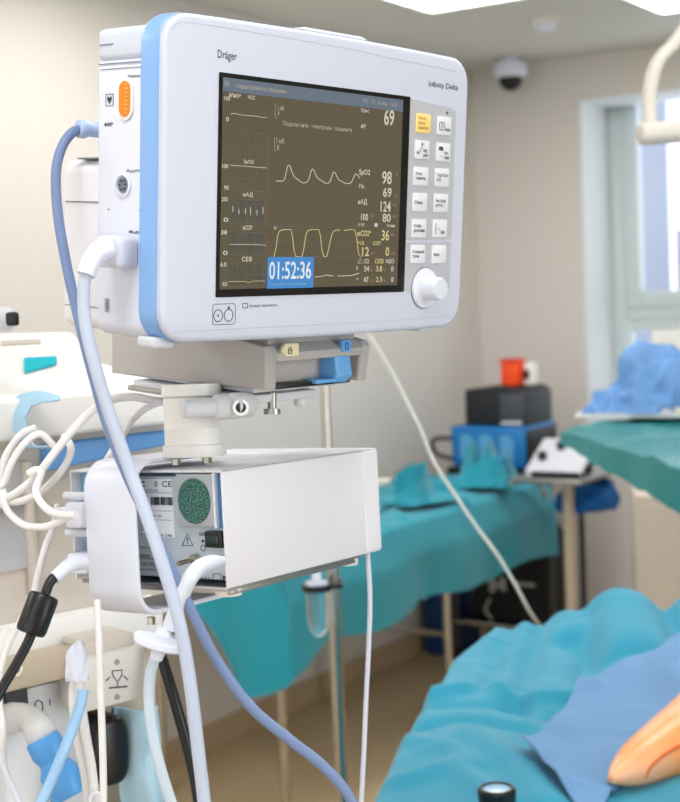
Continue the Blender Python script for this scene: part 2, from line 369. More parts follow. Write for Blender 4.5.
obj('black_cable', tube([CM @ Vector(p) for p in ((-.24, .05, czt + .03), (-.32, .03, czt + .06), (-.33, .04, czt + .12), (-.24, .1, czt + .12))], .010), black, label='black cable looping at the left side of the blue unit', cat='cable')
nb = RW @ Vector((.13, -.70, 0))
obj('storage_bin', join(box(-.07, .075, -.08, .2, 0, .36, .012), box(-.075, .08, -.085, .205, .36, .38, .006)), mat('bin_blue', (10, 56, 110), .5), M=Matrix(((E2.x, E1.x, 0, nb.x), (E2.y, E1.y, 0, nb.y), (0, 0, 1, 0), (0, 0, 0, 1))), label='dark blue storage bin on the floor left of the cart, beyond the long table', cat='bin')
BM = CM @ Matrix.Translation((.02, .17, .168))
bg = thing('equipment_bag', 'black equipment bag with a pale square emblem on the lower shelf of the cart', 'bag', BM)
obj('bag_body', prism([(-.19, 0), (.17, 0), (.19, .1), (.18, .38), (.14, .44), (-.14, .44), (-.18, .38), (-.20, .1)], -.12, .12, r=.03, seg=4), mat('bag_black', (26, 28, 32), .7, bump=.3), bg, BM)
em = mat('emblem_grey', (190, 194, 196), .6)
obj('emblem', join(box(-.10, -.075, -.126, -.12, .14, .20), box(-.045, -.02, -.126, -.12, .15, .21), box(-.085, -.03, -.126, -.12, .165, .185), box(.02, .12, -.126, -.12, .18, .195)), em, bg, BM)
obj('strap', tube([(-.1, -.125, .11), (-.12, -.13, .06), (-.09, -.125, .01)], .006), em, bg, BM)
obj('floor_cable', tube([(at(452, 648, 5.2).x, at(452, 648, 5.2).y, .02), (at(395, 683, 4.6).x, at(395, 683, 4.6).y, .02), (at(340, 712, 4.2).x, at(340, 712, 4.2).y, .02), (-.3, 3.9, .02)], .016), lgrey, label='pale grey cable lying along the floor beside the wall', cat='cable')

# steel side table with tilted control panel, right of the blue unit
so = RW @ Vector((.965, -1.16, 0)); SM = Matrix(((E1.x, -E2.x, 0, so.x), (E1.y, -E2.y, 0, so.y), (0, 0, 1, 0), (0, 0, 0, 1))); zt = .925
t = thing('side_table', 'narrow steel side table with a single post, between the blue unit and the teal tray', 'table', SM)
obj('table_top', box(-.25, .27, -.15, .15, zt - .02, zt, .005), dsteel, t, SM)
obj('post', cyl((-.02, 0, .03), (-.02, 0, zt - .02), .024), mat('post_beige', (206, 190, 170), .5), t, SM)
obj('foot_base', cyl((-.02, 0, 0), (-.02, 0, .03), .14), dsteel, t, SM)
bw = crumple((0.12, -.03, zt - .17), .15, .11, .12, 21, amp=.3)
obj('blue_wrap', bw, mat('wrap_blue', (14, 98, 176), .7, bump=.3), M=SM, ang=70, label='dark blue wrap hanging beneath the steel side table', cat='cloth')
t = thing('control_panel', 'tilted pale metal control panel with two black knobs on the side table', 'control panel', SM, (-.05, 0, zt))
obj('body', prism([(-.2, zt + .004), (.0, zt + .11), (.0, zt + .13), (-.02, zt + .13), (-.2, zt + .025)], -.13, .10, r=.003), mat('panel_metal', (206, 208, 216), .35), t, SM)
obj('rear_support', box(-.04, .0, -.1, .08, zt, zt + .105, .003), black, t, SM)
obj('front_edge', box(-.208, -.201, -.13, .07, zt + .003, zt + .022), black, t, SM)
for x, y in ((-.13, .055), (-.07, .0)):
    zz = zt + .025 + (x + .2) * .105 / .18
    obj('knob', cyl((x, y, zz), (x - .012, y, zz + .022), .018), black, t, SM)

# teal instrument tray table (right)
zi = 1.235
def TP(px, py, z=None): return on_z(px, py, zi if z is None else z)
def on_z(px, py, z):
    d = at(px, py, 1) - EYE; return EYE + d * ((z - 1.65) / d.z)
TL, TN, TF, TB = TP(562, 432), TP(690, 474), TP(860, 424), TP(700, 407)
cen_ = (TL + TN + TF + TB) / 4
t = thing('tray_stand', 'steel stand carrying the teal draped instrument tray at the right edge', 'stand', Matrix.Translation((cen_.x, cen_.y, 0)))
def inset(P, k): return cen_ + (P - cen_) * k
obj('tray', prism([(p.x, p.y) for p in (inset(q_, .93) for q_ in (TL, TN, TF, TB))], zi - .03, zi - .012, 'Z'), dsteel, t)
obj('post', cyl((cen_.x + .3, cen_.y, .04), (cen_.x + .3, cen_.y, zi - .03), .018), steel, t)
obj('foot_base', join(box(cen_.x + .0, cen_.x + .5, cen_.y - .03, cen_.y + .03, 0, .04, .01), box(cen_.x + .27, cen_.x + .33, cen_.y - .3, cen_.y + .3, 0, .04, .01)), steel, t)
def tray_drape(u, v):
    # u around the outline (left corner -> near -> far -> back), v from the centre outwards and down the skirt
    C4 = (TL, TN, TF, TB, TL); s_ = u * 4; i = min(int(s_), 3); k = s_ - i
    E_ = C4[i] * (1 - k) + C4[i + 1] * k
    if v < .6: P = cen_ + (E_ - cen_) * (v / .6); z = zi + .003
    else:
        h_ = (v - .6) / .4; P = cen_ + (E_ - cen_) * (1.0 + .02 * h_); z = zi + .003 - h_ * (.035 + .07 * (k if i == 0 else 1 - k if i == 3 else 1))
        P = P + Vector((.005 * math.sin(u * 60) * h_, .005 * math.cos(u * 50) * h_, 0))
    z += .008 * noise.noise(Vector((P.x * 9, P.y * 9, 1))) + .010 * max(0, fold((P.x, P.y), 4, 8) - .7) / .3
    return Vector((P.x, P.y, z))
obj('tray_drape', grid(tray_drape, 160, 30, .004), tealC, ang=50, label='deep teal drape over the instrument tray stand at the right edge', cat='drape')
IO = TP(650, 421); IM = Matrix.Translation((IO.x, IO.y, 0)) @ Matrix.Rotation(math.radians(-22), 4, 'Z')
t = thing('instrument_tray', 'thin white tray on the deep teal drape under the blue cloth', 'tray', IM, (.0, 0, zi + .02))
obj('tray_base', box(-.20, .30, -.13, .16, zi + .022, zi + .028, .003), jam, t, IM)
obj('rim', join(box(-.2, .3, -.135, -.125, zi + .022, zi + .035, .002), box(-.205, -.195, -.13, .16, zi + .022, zi + .035, .002), box(-.2, .3, .155, .165, zi + .022, zi + .035, .002)), jam, t, IM)
obj('blue_gown', crumple((.03, .0, zi + .034), .15, .12, .17, 8, n=5, amp=.28), bluec, M=IM, ang=70, label='crumpled light blue surgical cloth heaped on the white tray', cat='cloth')
obj('blue_cover', cloth(-.13, .0, zi + .036, .07, .10, .05, 14, .2), bluec, M=IM, ang=70, label='flat light blue cloth fold lying at the left foot of the blue heap', cat='cloth')
obj('gauze_pad', box(.04, .16, -.125, -.09, zi + .034, zi + .05, .006), mat('gauze', (236, 226, 210), .8), M=IM, label='cream gauze pad on the front of the white tray', cat='gauze pad')
# pale cabinet behind the bed
cp = at(690, 560, 5.0); KM = Matrix.Translation((cp.x, cp.y, 0)) @ Matrix.Rotation(math.radians(-10), 4, 'Z'); zc = at(650, 492, 5.0).z
t = thing('floor_cabinet', 'plain pale beige cabinet behind the bed below the instrument tray', 'cabinet', KM)
cb = mat('cabinet_beige', (206, 194, 182), .6)
obj('body', box(-.19, .35, -.1, .35, .06, zc, .01), cb, t, KM); obj('plinth', box(-.17, .33, -.08, .33, 0, .06), black, t, KM)
obj('door', box(-.17, .33, -.112, -.1, .09, zc - .03, .004), cb, t, KM)
# surgical lamp handle arm at top right
arm_c = mat('arm_cream', (206, 200, 190), .4)
t = thing('lamp_arm', 'curved cream arm ending in a horizontal cylinder at the top right corner', 'lamp arm', Matrix.Translation(at(720, -60, 2.5)))
obj('curved_tube', tube([at(760, -90, 2.5), at(715, -20, 2.5), at(680, 36, 2.5), at(658, 62, 2.5), at(650, 92, 2.5), at(650, 128, 2.5)], .0125, n=20), arm_c, t)
obj('end_cylinder', lathe([(0, 0), (.014, 0), (.02, .003), (.021, .03), (.02, .032), (.02, .25), (0, .25)], at(639, 134, 2.49), at(700, 130, 2.5), 28), arm_c, t)

# infusion pole
pb = at(334, 600, 2.8); PM = Matrix.Translation((pb.x, pb.y, 0))
t = thing('infusion_pole', 'chrome infusion pole standing behind the white power unit', 'pole', PM)
obj('tube', join(cyl((0, 0, .08), (0, 0, 1.25), .0125), cyl((0, 0, 1.2), (0, 0, 1.95), .009)), steel, t, PM)
obj('collar', cyl((0, 0, 1.23), (0, 0, 1.27), .017), black, t, PM)
for k in range(5):
    a_ = k * 2 * math.pi / 5
    o = obj('foot', tube([(0, 0, .11), (.15 * math.cos(a_), .15 * math.sin(a_), .10), (.28 * math.cos(a_), .28 * math.sin(a_), .07)], .012), steel, t, PM)
    obj('caster', cyl((.28 * math.cos(a_) - .01, .28 * math.sin(a_), .03), (.28 * math.cos(a_) + .01, .28 * math.sin(a_), .03), .03), black, o, PM)
obj('hook', tube([(-.1, 0, 1.97), (-.08, 0, 1.94), (0, 0, 1.95), (.08, 0, 1.94), (.1, 0, 1.97)], .004), steel, t, PM)
clearp = mat('clear_plastic', (235, 245, 250), .08, trans=.92, ior=1.15)
hp = at(317, 586, 2.74); HM = Matrix.Translation(hp)
t = thing('collection_tube', 'clear round bottomed collection tube clipped to the infusion pole', 'tube', HM)
obj('vessel', lathe([(.0215, .01), (.0215, -.06), (.018, -.085), (.009, -.098), (0, -.1), ], n=28), clearp, t, HM)
obj('cap', lathe([(0, .04), (.007, .038), (.009, .03), (.009, .01), (.0215, .004), (.022, 0), (0, 0)]), white, t, HM)
obj('clip_ring', join(lathe([(.022, .004), (.03, .004), (.03, -.008), (.022, -.008), (.022, .004)]), box(.02, .05, -.006, .045, -.006, .003)), black, t, HM)

# ================================================================== BED, PATIENT, SHEETS
random.seed(3)
def on_plane(px, py, z=1.0):
    d = at(px, py, 1) - EYE; return EYE + d * ((z - 1.65) / d.z)
BP = [on_plane(*q_) for q_ in ((432, 690), (365, 802))]
edgeA, edgeB = BP
creases = [  # (pixel polyline, height, width)
    ([(566, 580), (548, 620), (528, 660), (515, 700)], -.030, .022), ([(556, 612), (535, 650), (510, 690)], .010, .03),
    ([(432, 690), (480, 684), (540, 694), (590, 697)], .020, .016), ([(430, 700), (500, 700), (560, 712)], -.012, .02),
    ([(530, 605), (500, 650), (484, 685)], -.016, .012), ([(420, 722), (460, 715), (520, 722), (570, 740)], -.014, .012),
    ([(470, 735), (520, 760), (545, 790)], .02, .03), ([(400, 770), (450, 760), (500, 790)], .014, .02),
    ([(600, 600), (620, 640), (640, 690)], .03, .05), ([(570, 650), (600, 670), (640, 668)], -.02, .03), ([(640, 600), (668, 640), (690, 660)], -.03, .02),
    ([(390, 730), (440, 742), (475, 760)], .010, .012), ([(560, 610), (590, 640), (580, 680)], -.012, .012)]
CRS = [([on_plane(*p_) for p_ in pl_], h_, w_) for pl_, h_, w_ in [(a_, b_ * .9, max(c_ * 1.2, .02)) for a_, b_, c_ in creases]]
def segd(p, a, b):
    ab = b - a; t_ = max(0, min(1, (p - a).dot(ab) / ab.dot(ab))); return (p - a - ab * t_).length
ed = (edgeB - edgeA).normalized(); en = Vector((ed.y, -ed.x, 0)); 
if en.x > 0: en = -en        # points to the left, off the bed
farp = on_plane(446, 658); fd = on_plane(585, 584) - farp; farn = Vector((-fd.y, fd.x, 0)).normalized()
def bed_z(P, det=True):
    z = .965
    z += .118 * math.exp(-(((P.x - .62) / .36) ** 2 + ((P.y - 2.85) / .5) ** 2)) + .05 * math.exp(-(((P.x - .95) / .3) ** 2 + ((P.y - 2.55) / .6) ** 2))
    z += .03 * math.exp(-(((P.x - .15) / .2) ** 2 + ((P.y - 2.1) / .3) ** 2))
    P2 = Vector((P.x, P.y, 0))
    if det:
        for pl_, h_, w_ in CRS:
            dd = min(segd(P2, Vector((a_.x, a_.y, 0)), Vector((b_.x, b_.y, 0))) for a_, b_ in zip(pl_, pl_[1:]))
            if dd < w_ * 3: z += h_ * math.exp(-(dd / w_) ** 2 * 1.2)
        z += .006 * noise.noise(P2 * 4) + .004 * max(0, fold(P2, 2.0, 5) - .75) / .25 + .0018 * max(0, fold(P2, 6, 2) - .7) / .3
    dl = (P2 - Vector((edgeA.x, edgeA.y, 0))).dot(en); df = (P2 - Vector((farp.x, farp.y, 0))).dot(farn)
    k = max(dl, 0); z -= min(.55, k * 1.3 + 26 * k * k)
    k = max(df, 0); z -= min(.5, k * .6 + 14 * k * k)
    return z
def bed(u, v):
    # u across from left of the edge to the right, v from near to far
    base = edgeB + (edgeA - edgeB) * ((v - .25) / .42) 
    P = Vector((base.x, base.y, 0)) - en * (-.22 + 1.7 * u ** 1.15)
    return Vector((P.x, P.y, bed_z(P)))
t = thing('operating_table', 'operating table hidden beneath the bright teal drape at lower right', 'operating table', Matrix.Translation((.85, 2.2, 0)))
BT = Matrix.Translation((.85, 2.2, 0)) @ Matrix.Rotation(math.atan2(ed.x, -ed.y) * 1, 4, 'Z')
obj('mattress', box(-.52, .5, -.55, .38, .80, .87, .02), black, t, BT); obj('column', box(-.15, .15, -.2, .2, .06, .80, .02), dsteel, t, BT); obj('base', box(-.3, .3, -.45, .35, 0, .06, .02), dsteel, t, BT)
obj('surgical_drape', grid(bed, 190, 190, .004), tealB, ang=75, label='large bright teal surgical drape over the patient at lower right', cat='drape')
# patient limb
skin = bpy.data.materials.new('painted_skin'); skin.use_nodes = True; nt = skin.node_tree; b_ = nt.nodes['Principled BSDF']
b_.inputs['Base Color'].default_value = lin((246, 168, 112)); b_.inputs['Roughness'].default_value = .32; b_.inputs['Subsurface Weight'].default_value = .1
n_ = nt.nodes.new('ShaderNodeTexNoise'); n_.inputs['Scale'].default_value = 9; rp = nt.nodes.new('ShaderNodeValToRGB')
rp.color_ramp.elements[0].color = lin((250, 150, 70)); rp.color_ramp.elements[1].color = lin((244, 178, 132)); rp.color_ramp.elements[0].position = .35; rp.color_ramp.elements[1].position = .6
tc = nt.nodes.new('ShaderNodeTexCoord'); nt.links.new(tc.outputs['Object'], n_.inputs['Vector']); nt.links.new(n_.outputs['Fac'], rp.inputs[0]); nt.links.new(rp.outputs[0], b_.inputs['Base Color'])
a0 = on_plane(618, 782, 1.0); k1 = at(640, 765, a0.y); k2 = at(700, 735, a0.y + .05); k3 = at(800, 700, a0.y + .1)
pt = thing('person', 'patient lying under the drapes, only orange painted skin showing at the right edge', 'person', Matrix.Translation((k3.x, k3.y, k3.z - .2)))
LP = [on_plane(x_, y_, 1.0) for x_, y_ in ((611, 779), (628, 769), (652, 755), (686, 736), (740, 705), (830, 670), (930, 650))]
RA = [.006, .020, .031, .039, .049, .062, .075, .085, .0005]
limb = tube(LP, .05, sub=14, n=40, rf=lambda s: RA[min(8, int(s * 8))] * (1 - (s * 8) % 1) + RA[min(8, int(s * 8) + 1)] * ((s * 8) % 1))
from mathutils.bvhtree import BVHTree
bv = BVHTree.FromBMesh(limb); mk = []
for q_ in ((645, 778), (650, 768), (660, 758), (672, 750), (684, 744), (700, 738)):
    h_ = bv.ray_cast(EYE, at(*q_, 1) - EYE)
    if h_[0]: mk.append(h_[0])
bo = obj('body', limb, skin, pt, ang=80)
if len(mk) > 2: obj('iodine_line', tube(mk, .0022), mat('iodine', (214, 96, 30), .5), bo, label='darker orange line painted on the skin')
# pale blue absorbent sheet around the opening
def sheet_f(u, v):
    A = [(522, 764), (582, 702), (640, 692), (705, 655)]; B = [(588, 814), (616, 786), (660, 748), (720, 706)]
    def pl_(L, s):
        s *= len(L) - 1; i = min(int(s), len(L) - 2); k = s - i; return (L[i][0] * (1 - k) + L[i + 1][0] * k, L[i][1] * (1 - k) + L[i + 1][1] * k)
    a_, b_ = pl_(A, u), pl_(B, u); x = a_[0] * (1 - v) + b_[0] * v; y = a_[1] * (1 - v) + b_[1] * v
    P = on_plane(x, y, .985); z = max(bed_z(P, False), bed_z(P) + .004) + .018 + .010 * noise.noise(P * 8) + .010 * max(0, fold(P, 5, 11) - .72) / .28
    z -= .014 * v * v
    return Vector((P.x, P.y, z))
obj('absorbent_sheet', grid(sheet_f, 60, 40, .003), sheet, ang=70, label='pale blue absorbent sheet beside the orange skin on the teal drape', cat='sheet')
# round lens object at the bottom edge
lp = on_plane(497, 800, 1.0); LM = Matrix.Translation((lp.x, lp.y, bed_z(lp) + .0)) @ Matrix.Rotation(.12, 4, 'X')
sc_ = at(496, 793, lp.y); LM = Matrix.Translation(Vector((lp.x, lp.y, bed_z(lp))))
t = thing('scope_eyepiece', 'black ringed round eyepiece with pale blue glass at the bottom edge', 'eyepiece', LM)
obj('barrel', lathe([(0, 0), (.018, 0), (.018, .018), (.024, .022), (.025, .036), (.022, .040), (.019, .040), (.019, .034), (0, .034)]), black, t, LM)
obj('lens', lathe([(0, .0345), (.018, .0345), (.018, .038), (0, .0395)]), mat('lens_blue', (160, 196, 228), .15), t, LM)

# ================================================================== PATIENT MONITOR
MM = fr(47.7424211, 5.04246083, .32524812, (-.011331, 1.20984403, 1.74118095))
def S(px, py, y=-.0016): v = local(MM, 1, y, px, py); return v.x, v.z
mon = thing('patient_monitor', 'white bedside patient monitor with sky blue side band and lit vital signs screen', 'patient monitor', MM, (.015, .05, -.126))
obj('front_bezel', prism(rrect(-.174, .205, -.1215, .1285, .024, bulge=.0025), -.001, .0058, r=.0045, seg=4), mat('bezel_plastic', (203, 208, 224), .35, bump=.03, scale=900), mon, MM)
obj('side_band', prism(rrect(-.1745, .2055, -.122, .129, .0245, bulge=.0025), .0042, .027, r=.004), bluep, mon, MM)
obj('housing', join(prism(rrect(-.166, .197, -.121, .100, .012), .026, .088, r=.004)), white, mon, MM)
obj('top_cap', join(prism(rrect(-.166, .197, .095, .121, .006), .026, .088, r=.004)), capg, mon, MM)
obj('carry_handle', join(box(.0, .085, .02, .05, .118, .138, .006)), white, mon, MM)
rh = obj('rear_housing', join(prism(rrect(-.160, .185, -.119, .020, .012), .086, .141, r=.006)), shell, mon, MM)
for q_ in ((-.1607, -.1600, .088, .136, -.0155, -.0145), (-.1607, -.16, .088, .136, -.1005, -.0998), (-.1605, -.15, .09, .12, .0195, .0207)): obj('seam', box(*q_), mat('seam_grey', (120, 124, 136), .6), rh, MM)
obj('housing_seam', join(box(-.1666, -.1655, .030, .086, .0925, .0932), box(-.1666, -.1655, .030, .083, .0885, .0890), box(-.1668, -.166, .068, .084, .1075, .1082)), mat('seam_grey', (120, 124, 136), .6), mon, MM)
def line(p, q, y=-.0018, r=.0003):
    return tube([(p[0], y, p[1]), (q[0], y, q[1])], r, n=6, smooth=False)
def poly(P, y=-.0018, r=.0004):
    return tube([(a_, y, b_) for a_, b_ in P], r, n=6, smooth=False)
L_ = [S(*q_, -.001) for q_ in ((170, 30), (178, 22.5), (188, 22), (240, 30), (300, 40), (350, 49), (400, 60), (445, 69), (456, 72))]
obj('groove', poly(L_, -.001, .00022), mat('groove_grey', (170, 174, 186), .7), mon, MM)
obj('groove', join(poly([S(*q_, -.001) for q_ in ((172, 332), (250, 328), (330, 324), (400, 320), (452, 316))], -.001, .00022)), mat('groove_grey', (170, 174, 186), .7), mon, MM)
# screen
fr_ = obj('screen_frame', prism(rrect(-.1172, .1172, -.0876, .0876, .001), -.0018, .004), frameb, mon, MM, smooth=False)
dispm = mat('display', (104, 92, 70), .12, emit=.38, ior=1.6)  # brown of the room's reflection in the glass is put into the emission
dispm.node_tree.nodes['Principled BSDF'].inputs['Base Color'].default_value = lin((40, 38, 34))
DQ = [S(223, 76.5), S(402.5, 100.5), S(397, 285), S(218.8, 289.5)]
dx0, dx1, dz0, dz1 = (DQ[0][0] + DQ[3][0]) / 2, (DQ[1][0] + DQ[2][0]) / 2, (DQ[2][1] + DQ[3][1]) / 2, (DQ[0][1] + DQ[1][1]) / 2
ds = obj('display', box(dx0, dx1, -.0021, .0, dz0, dz1), dispm, mon, MM, smooth=False)
YD = -.0023
def emis(name, rgb, s=1.0):
    m = mat(name, rgb, .5, emit=s * .54); m.node_tree.nodes['Principled BSDF'].inputs['Base Color'].default_value = lin((40, 38, 34)); return m
bar = emis('bar_blue', (104, 122, 142), .75); wh = emis('read_white', (226, 224, 206), .85); gr = emis('grid_grey', (128, 126, 104), .6); ye = emis('read_yellow', (232, 222, 150), .85)
rd = emis('read_dim', (182, 174, 156), .85); bl = emis('clock_blue', (44, 140, 214), .9); gb_ = emis('graph_ground', (76, 72, 56), .8)
bz = S(300, 98)[1]
def quad(x0, y0, x1, y1, yl=YD, d=.0002):
    a_ = S(x0, y0); b_ = S(x1, y1); return box(min(a_[0], b_[0]), max(a_[0], b_[0]), yl - d, yl, min(a_[1], b_[1]), max(a_[1], b_[1]))
obj('title_bar', box(dx0, dx1, YD, -.002, dz1 - .0105, dz1), bar, ds, MM, smooth=False)
def tx(s, x0, y0, x1, y1, yl=YD - .0003):
    """lettering between upper-left (x0,y0) and the lower right (x1,y1) as read off the front face"""
    A = S(x0, y1, yl); B = S(x1, y1, yl); C_ = S(x0, y0, yl)
    return text(s, (A[0], yl, A[1]), (1, 0, 0), (0, 0, 1), abs(B[0] - A[0]), C_[1] - A[1])
XR = (1, 0, 0); ZU = (0, 0, 1)
obj('title_text', join(tx('30', 224, 81, 229, 85.5), text('- Кардиограмма по отведениям', (S(234, 85)[0], YD - .0003, dz1 - .0078), XR, ZU, .058, .0045), text('ЭКГ   ЧТ   26-Апр   13:58', (S(362, 90)[0], YD - .0003, dz1 - .0078), XR, ZU, .046, .0046)), rd, ds, MM, smooth=False)
# left trend column
V0 = S(266, 200)[0]
T_ = []; G = []; K = []
G.append(box(V0 - .0002, V0 + .0002, YD - .0002, YD, dz0 + .003, dz1 - .028))
gx0, gx1 = S(229, 200)[0], S(264, 200)[0]
rows = [(108, 118, '0', ''), (131, 158, '', ''), (166, 190, '100', 'SpO2'), (199, 222, '200', 'нАД'), (232, 255, '38', 'etCO2*'), (264, 286, '6.0', 'СЕВ')]
for i, (ya, yb, n0, nm) in enumerate(rows):
    za, zb_ = S(229, ya)[1], S(229, yb)[1]
    if i: 
        K_ = [box(gx0, gx1, YD - .0001, YD + .0002, zb_, za)]
        G += [box(gx0, gx1, YD - .00025, YD, z_ - .00015, z_ + .00015) for z_ in (za, (za + zb_) / 2, zb_)]
        G += [box(gx0 + (gx1 - gx0) * k - .00015, gx0 + (gx1 - gx0) * k + .00015, YD - .00025, YD, zb_, za) for k in (0, .25, .5, .75, 1)]
        if i > 2: K += K_
    if n0 and i > 1:
        T_.append(text(n0, (gx0 - .009, YD - .0003, za - .002), XR, ZU, .0065, .0034)); T_.append(text('0' if i in (3, 4) else ('90' if i == 2 else '0.0'), (gx0 - .0065, YD - .0003, zb_), XR, ZU, .005, .0034))
    if nm: T_.append(text(nm, ((gx0 + gx1) / 2 - .005, YD - .0003, za + .002), XR, ZU, .011, .0038))
T_ += [tx('апноэ', 229, 93, 241, 97), tx('ЧСС', 248, 95, 255, 99), tx('100', 224, 96, 230, 100), tx('0', 226, 117, 229, 121)]
obj('graph_ground', join(*K), gb_, ds, MM, smooth=False)
obj('graph_grid', join(*G, *[box(V0, S(360, 200)[0], YD - .00025, YD, z_ - .00015, z_ + .00015) for z_ in (S(267, 226)[1], S(267, 241)[1], S(267, 257)[1])]), gr, ds, MM, smooth=False)
def wave(P, m, r=.0003, nm='waveform'): return obj(nm, poly([S(*q_) for q_ in P], YD - .0004, r), m, ds, MM, ang=80)
wave([(230, 114), (234, 113.5), (240, 115), (252, 116), (255, 116), (259, 117), (263, 117.8), (266, 117)], wh, .0002, 'trend_line')
wave([(229, 165), (266, 168)], wh, .0002, 'trend_line')
wave([(229, 244.5), (258, 244.7), (265, 245.5)], wh, .0002, 'trend_line')
wave([(228, 281.5), (245, 281.5), (247, 283), (252, 281), (264, 281)], ye, .0002, 'trend_line')
obj('pressure_ticks', join(*[line(S(x_, a_), S(x_, b_), YD - .0004, .0003) for x_, a_, b_ in ((232, 206, 212), (238, 209, 214), (244.5, 208, 214), (249.5, 207, 215), (256, 210, 215), (262, 207, 214))]), wh, ds, MM)
def wv(cyc, base, amp):
    P = []
    return P
P = [(275, 181)]
for x0_, top, w_ in ((282, 165, 23), (306, 169, 22), (328, 172, 20), (349, 174, 8)):
    b0 = 181 + (x0_ - 275) * .03
    for k, h_ in ((0, 0), (.08, .15), (.15, .6), (.2, .92), (.25, 1), (.31, .92), (.4, .55), (.5, .25), (.6, .17), (.72, .02), (.85, -.1), (.97, -.1)):
        P.append((x0_ + (24 if w_ == 8 else w_) * k, b0 - (b0 - top) * h_))
        if w_ == 8 and k >= .4: break
wave(P, wh)
P = []
for x0_, b_x in ((273, 24), (301, 24), (327, 24)):
    P += [(x0_, 257), (x0_ + 2, 248), (x0_ + 4, 234), (x0_ + 6, 230.5), (x0_ + 10, 229.5), (x0_ + 17, 229.5), (x0_ + 18.5, 236), (x0_ + 20, 250), (x0_ + 22, 256.5)]
wave(P[:18], ye); wave([(323, 256.5), (326, 256), (328, 247), (331, 234), (333, 231), (336, 230), (339, 230)], ye); wave([(343, 230.5), (348, 229.5), (354, 230), (356, 240), (357.5, 253), (360, 257)], ye)
wave([(314, 277), (320, 276.5), (325, 275), (332, 276)], wh, .0003); wave([(337, 276), (350, 275.5), (354, 274.5), (358, 273)], wh, .0003)
obj('scale_bracket', join(*[poly([S(x_ + 2, a_), S(x_, a_), S(x_, b_), S(x_ + 2, b_)], YD - .0004, .0002) for x_, a_, b_ in ((274, 104, 118), (273.5, 138, 151))]), rd, ds, MM)
obj('message_text', join(tx('Подключите  электроды  пациента', 283, 121, 352, 126.5), tx('1 мВ', 277.5, 105, 284, 110), tx('I', 278, 111, 279, 115), tx('1 мВ', 276.5, 138, 284, 143), tx('II', 277, 145, 279, 150), tx('40', 273, 226, 277, 230)), rd, ds, MM, smooth=False)
cb_ = obj('clock_box', quad(266.5, 257, 312, 287.5, YD - .0005, .0003), bl, ds, MM, smooth=False)
obj('clock_digits', tx('01:52:36', 269, 261.5, 311, 279.5, YD - .0012), emis('clock_white', (236, 244, 252), .95), cb_, MM, smooth=False)
obj('clock_caption', tx('Таймер операции', 269, 283, 306, 286, YD - .0012), emis('clock_dim', (140, 190, 232), .8), cb_, MM, smooth=False)
T_ += [tx('Пульс', 361, 108, 369, 113), tx('нет', 361, 124, 366, 128), tx('69', 384, 109, 394, 125), tx('SpO2', 359, 169, 370, 176), tx('Пс.', 359, 184, 365, 188),
       tx('98', 382, 171, 391.5, 184), tx('69', 383, 187.5, 391.5, 197), tx('нАД', 358, 199, 367, 205), tx('124', 380.5, 201, 390.5, 211.5), tx('80', 382.5, 213.5, 390.5, 222),
       tx('100', 361, 213.5, 368, 220.5), tx('11:30', 358, 223, 364, 226), tx('10 мин', 387, 224, 395, 227), tx('O2', 364, 259, 369, 263.5), tx('N2O', 386, 259, 394, 263.5),
       tx('54', 364, 266, 369, 271.5), tx('0', 391, 266, 393.5, 271.5), tx('47', 363.5, 277, 368.5, 282.5), tx('0', 391, 277, 393.5, 282), tx('i', 356.5, 266, 357.5, 270), tx('Э', 356, 278, 358, 281)]
obj('readout', join(*T_), wh, ds, MM, smooth=False)
obj('yellow_readout', join(tx('etCO2*', 357, 230, 371, 236), tx('36', 381.5, 230, 389, 240.5), tx('12', 362, 247, 369, 256), tx('0', 385.5, 247, 389, 256), tx('ЧД', 358, 241, 364, 245), tx('iCO2*', 373, 241, 381, 245), tx('СЕВ', 375, 259, 383.5, 263.5), tx('3.8', 376, 266, 382, 271.5), tx('2.3', 376, 277, 382, 282)), ye, ds, MM, smooth=False)
obj('unit_text', join(tx('%', 395, 172, 397.5, 176), tx('уд', 393.5, 195, 397, 198), tx('сис', 392.5, 203, 396.5, 206), tx('диа', 392.5, 215, 396.5, 218), tx('ср', 370, 214, 374, 218), tx('мм', 390, 233, 394, 236), tx('дых', 370.5, 252, 375, 255), tx('мм', 390.5, 252, 394.5, 255), tx('%', 370, 268.5, 372.5, 271.5), tx('%', 383, 268.5, 386, 271.5), tx('%', 370, 279, 372.5, 282), tx('%', 383, 279, 386, 282)), emis('unit_pink', (170, 136, 128), .7), ds, MM, smooth=False)
A_ = S(376, 225)
obj('timer_bar', box(A_[0] - .003, A_[0] + .001, YD - .0003, YD, A_[1] - .0015, A_[1] + .0015), wh, ds, MM, smooth=False)
obj('warning_triangle', poly([S(357, 263), S(359.5, 258.5), S(362, 263), S(357, 263)], YD - .0003, .0002), wh, ds, MM)
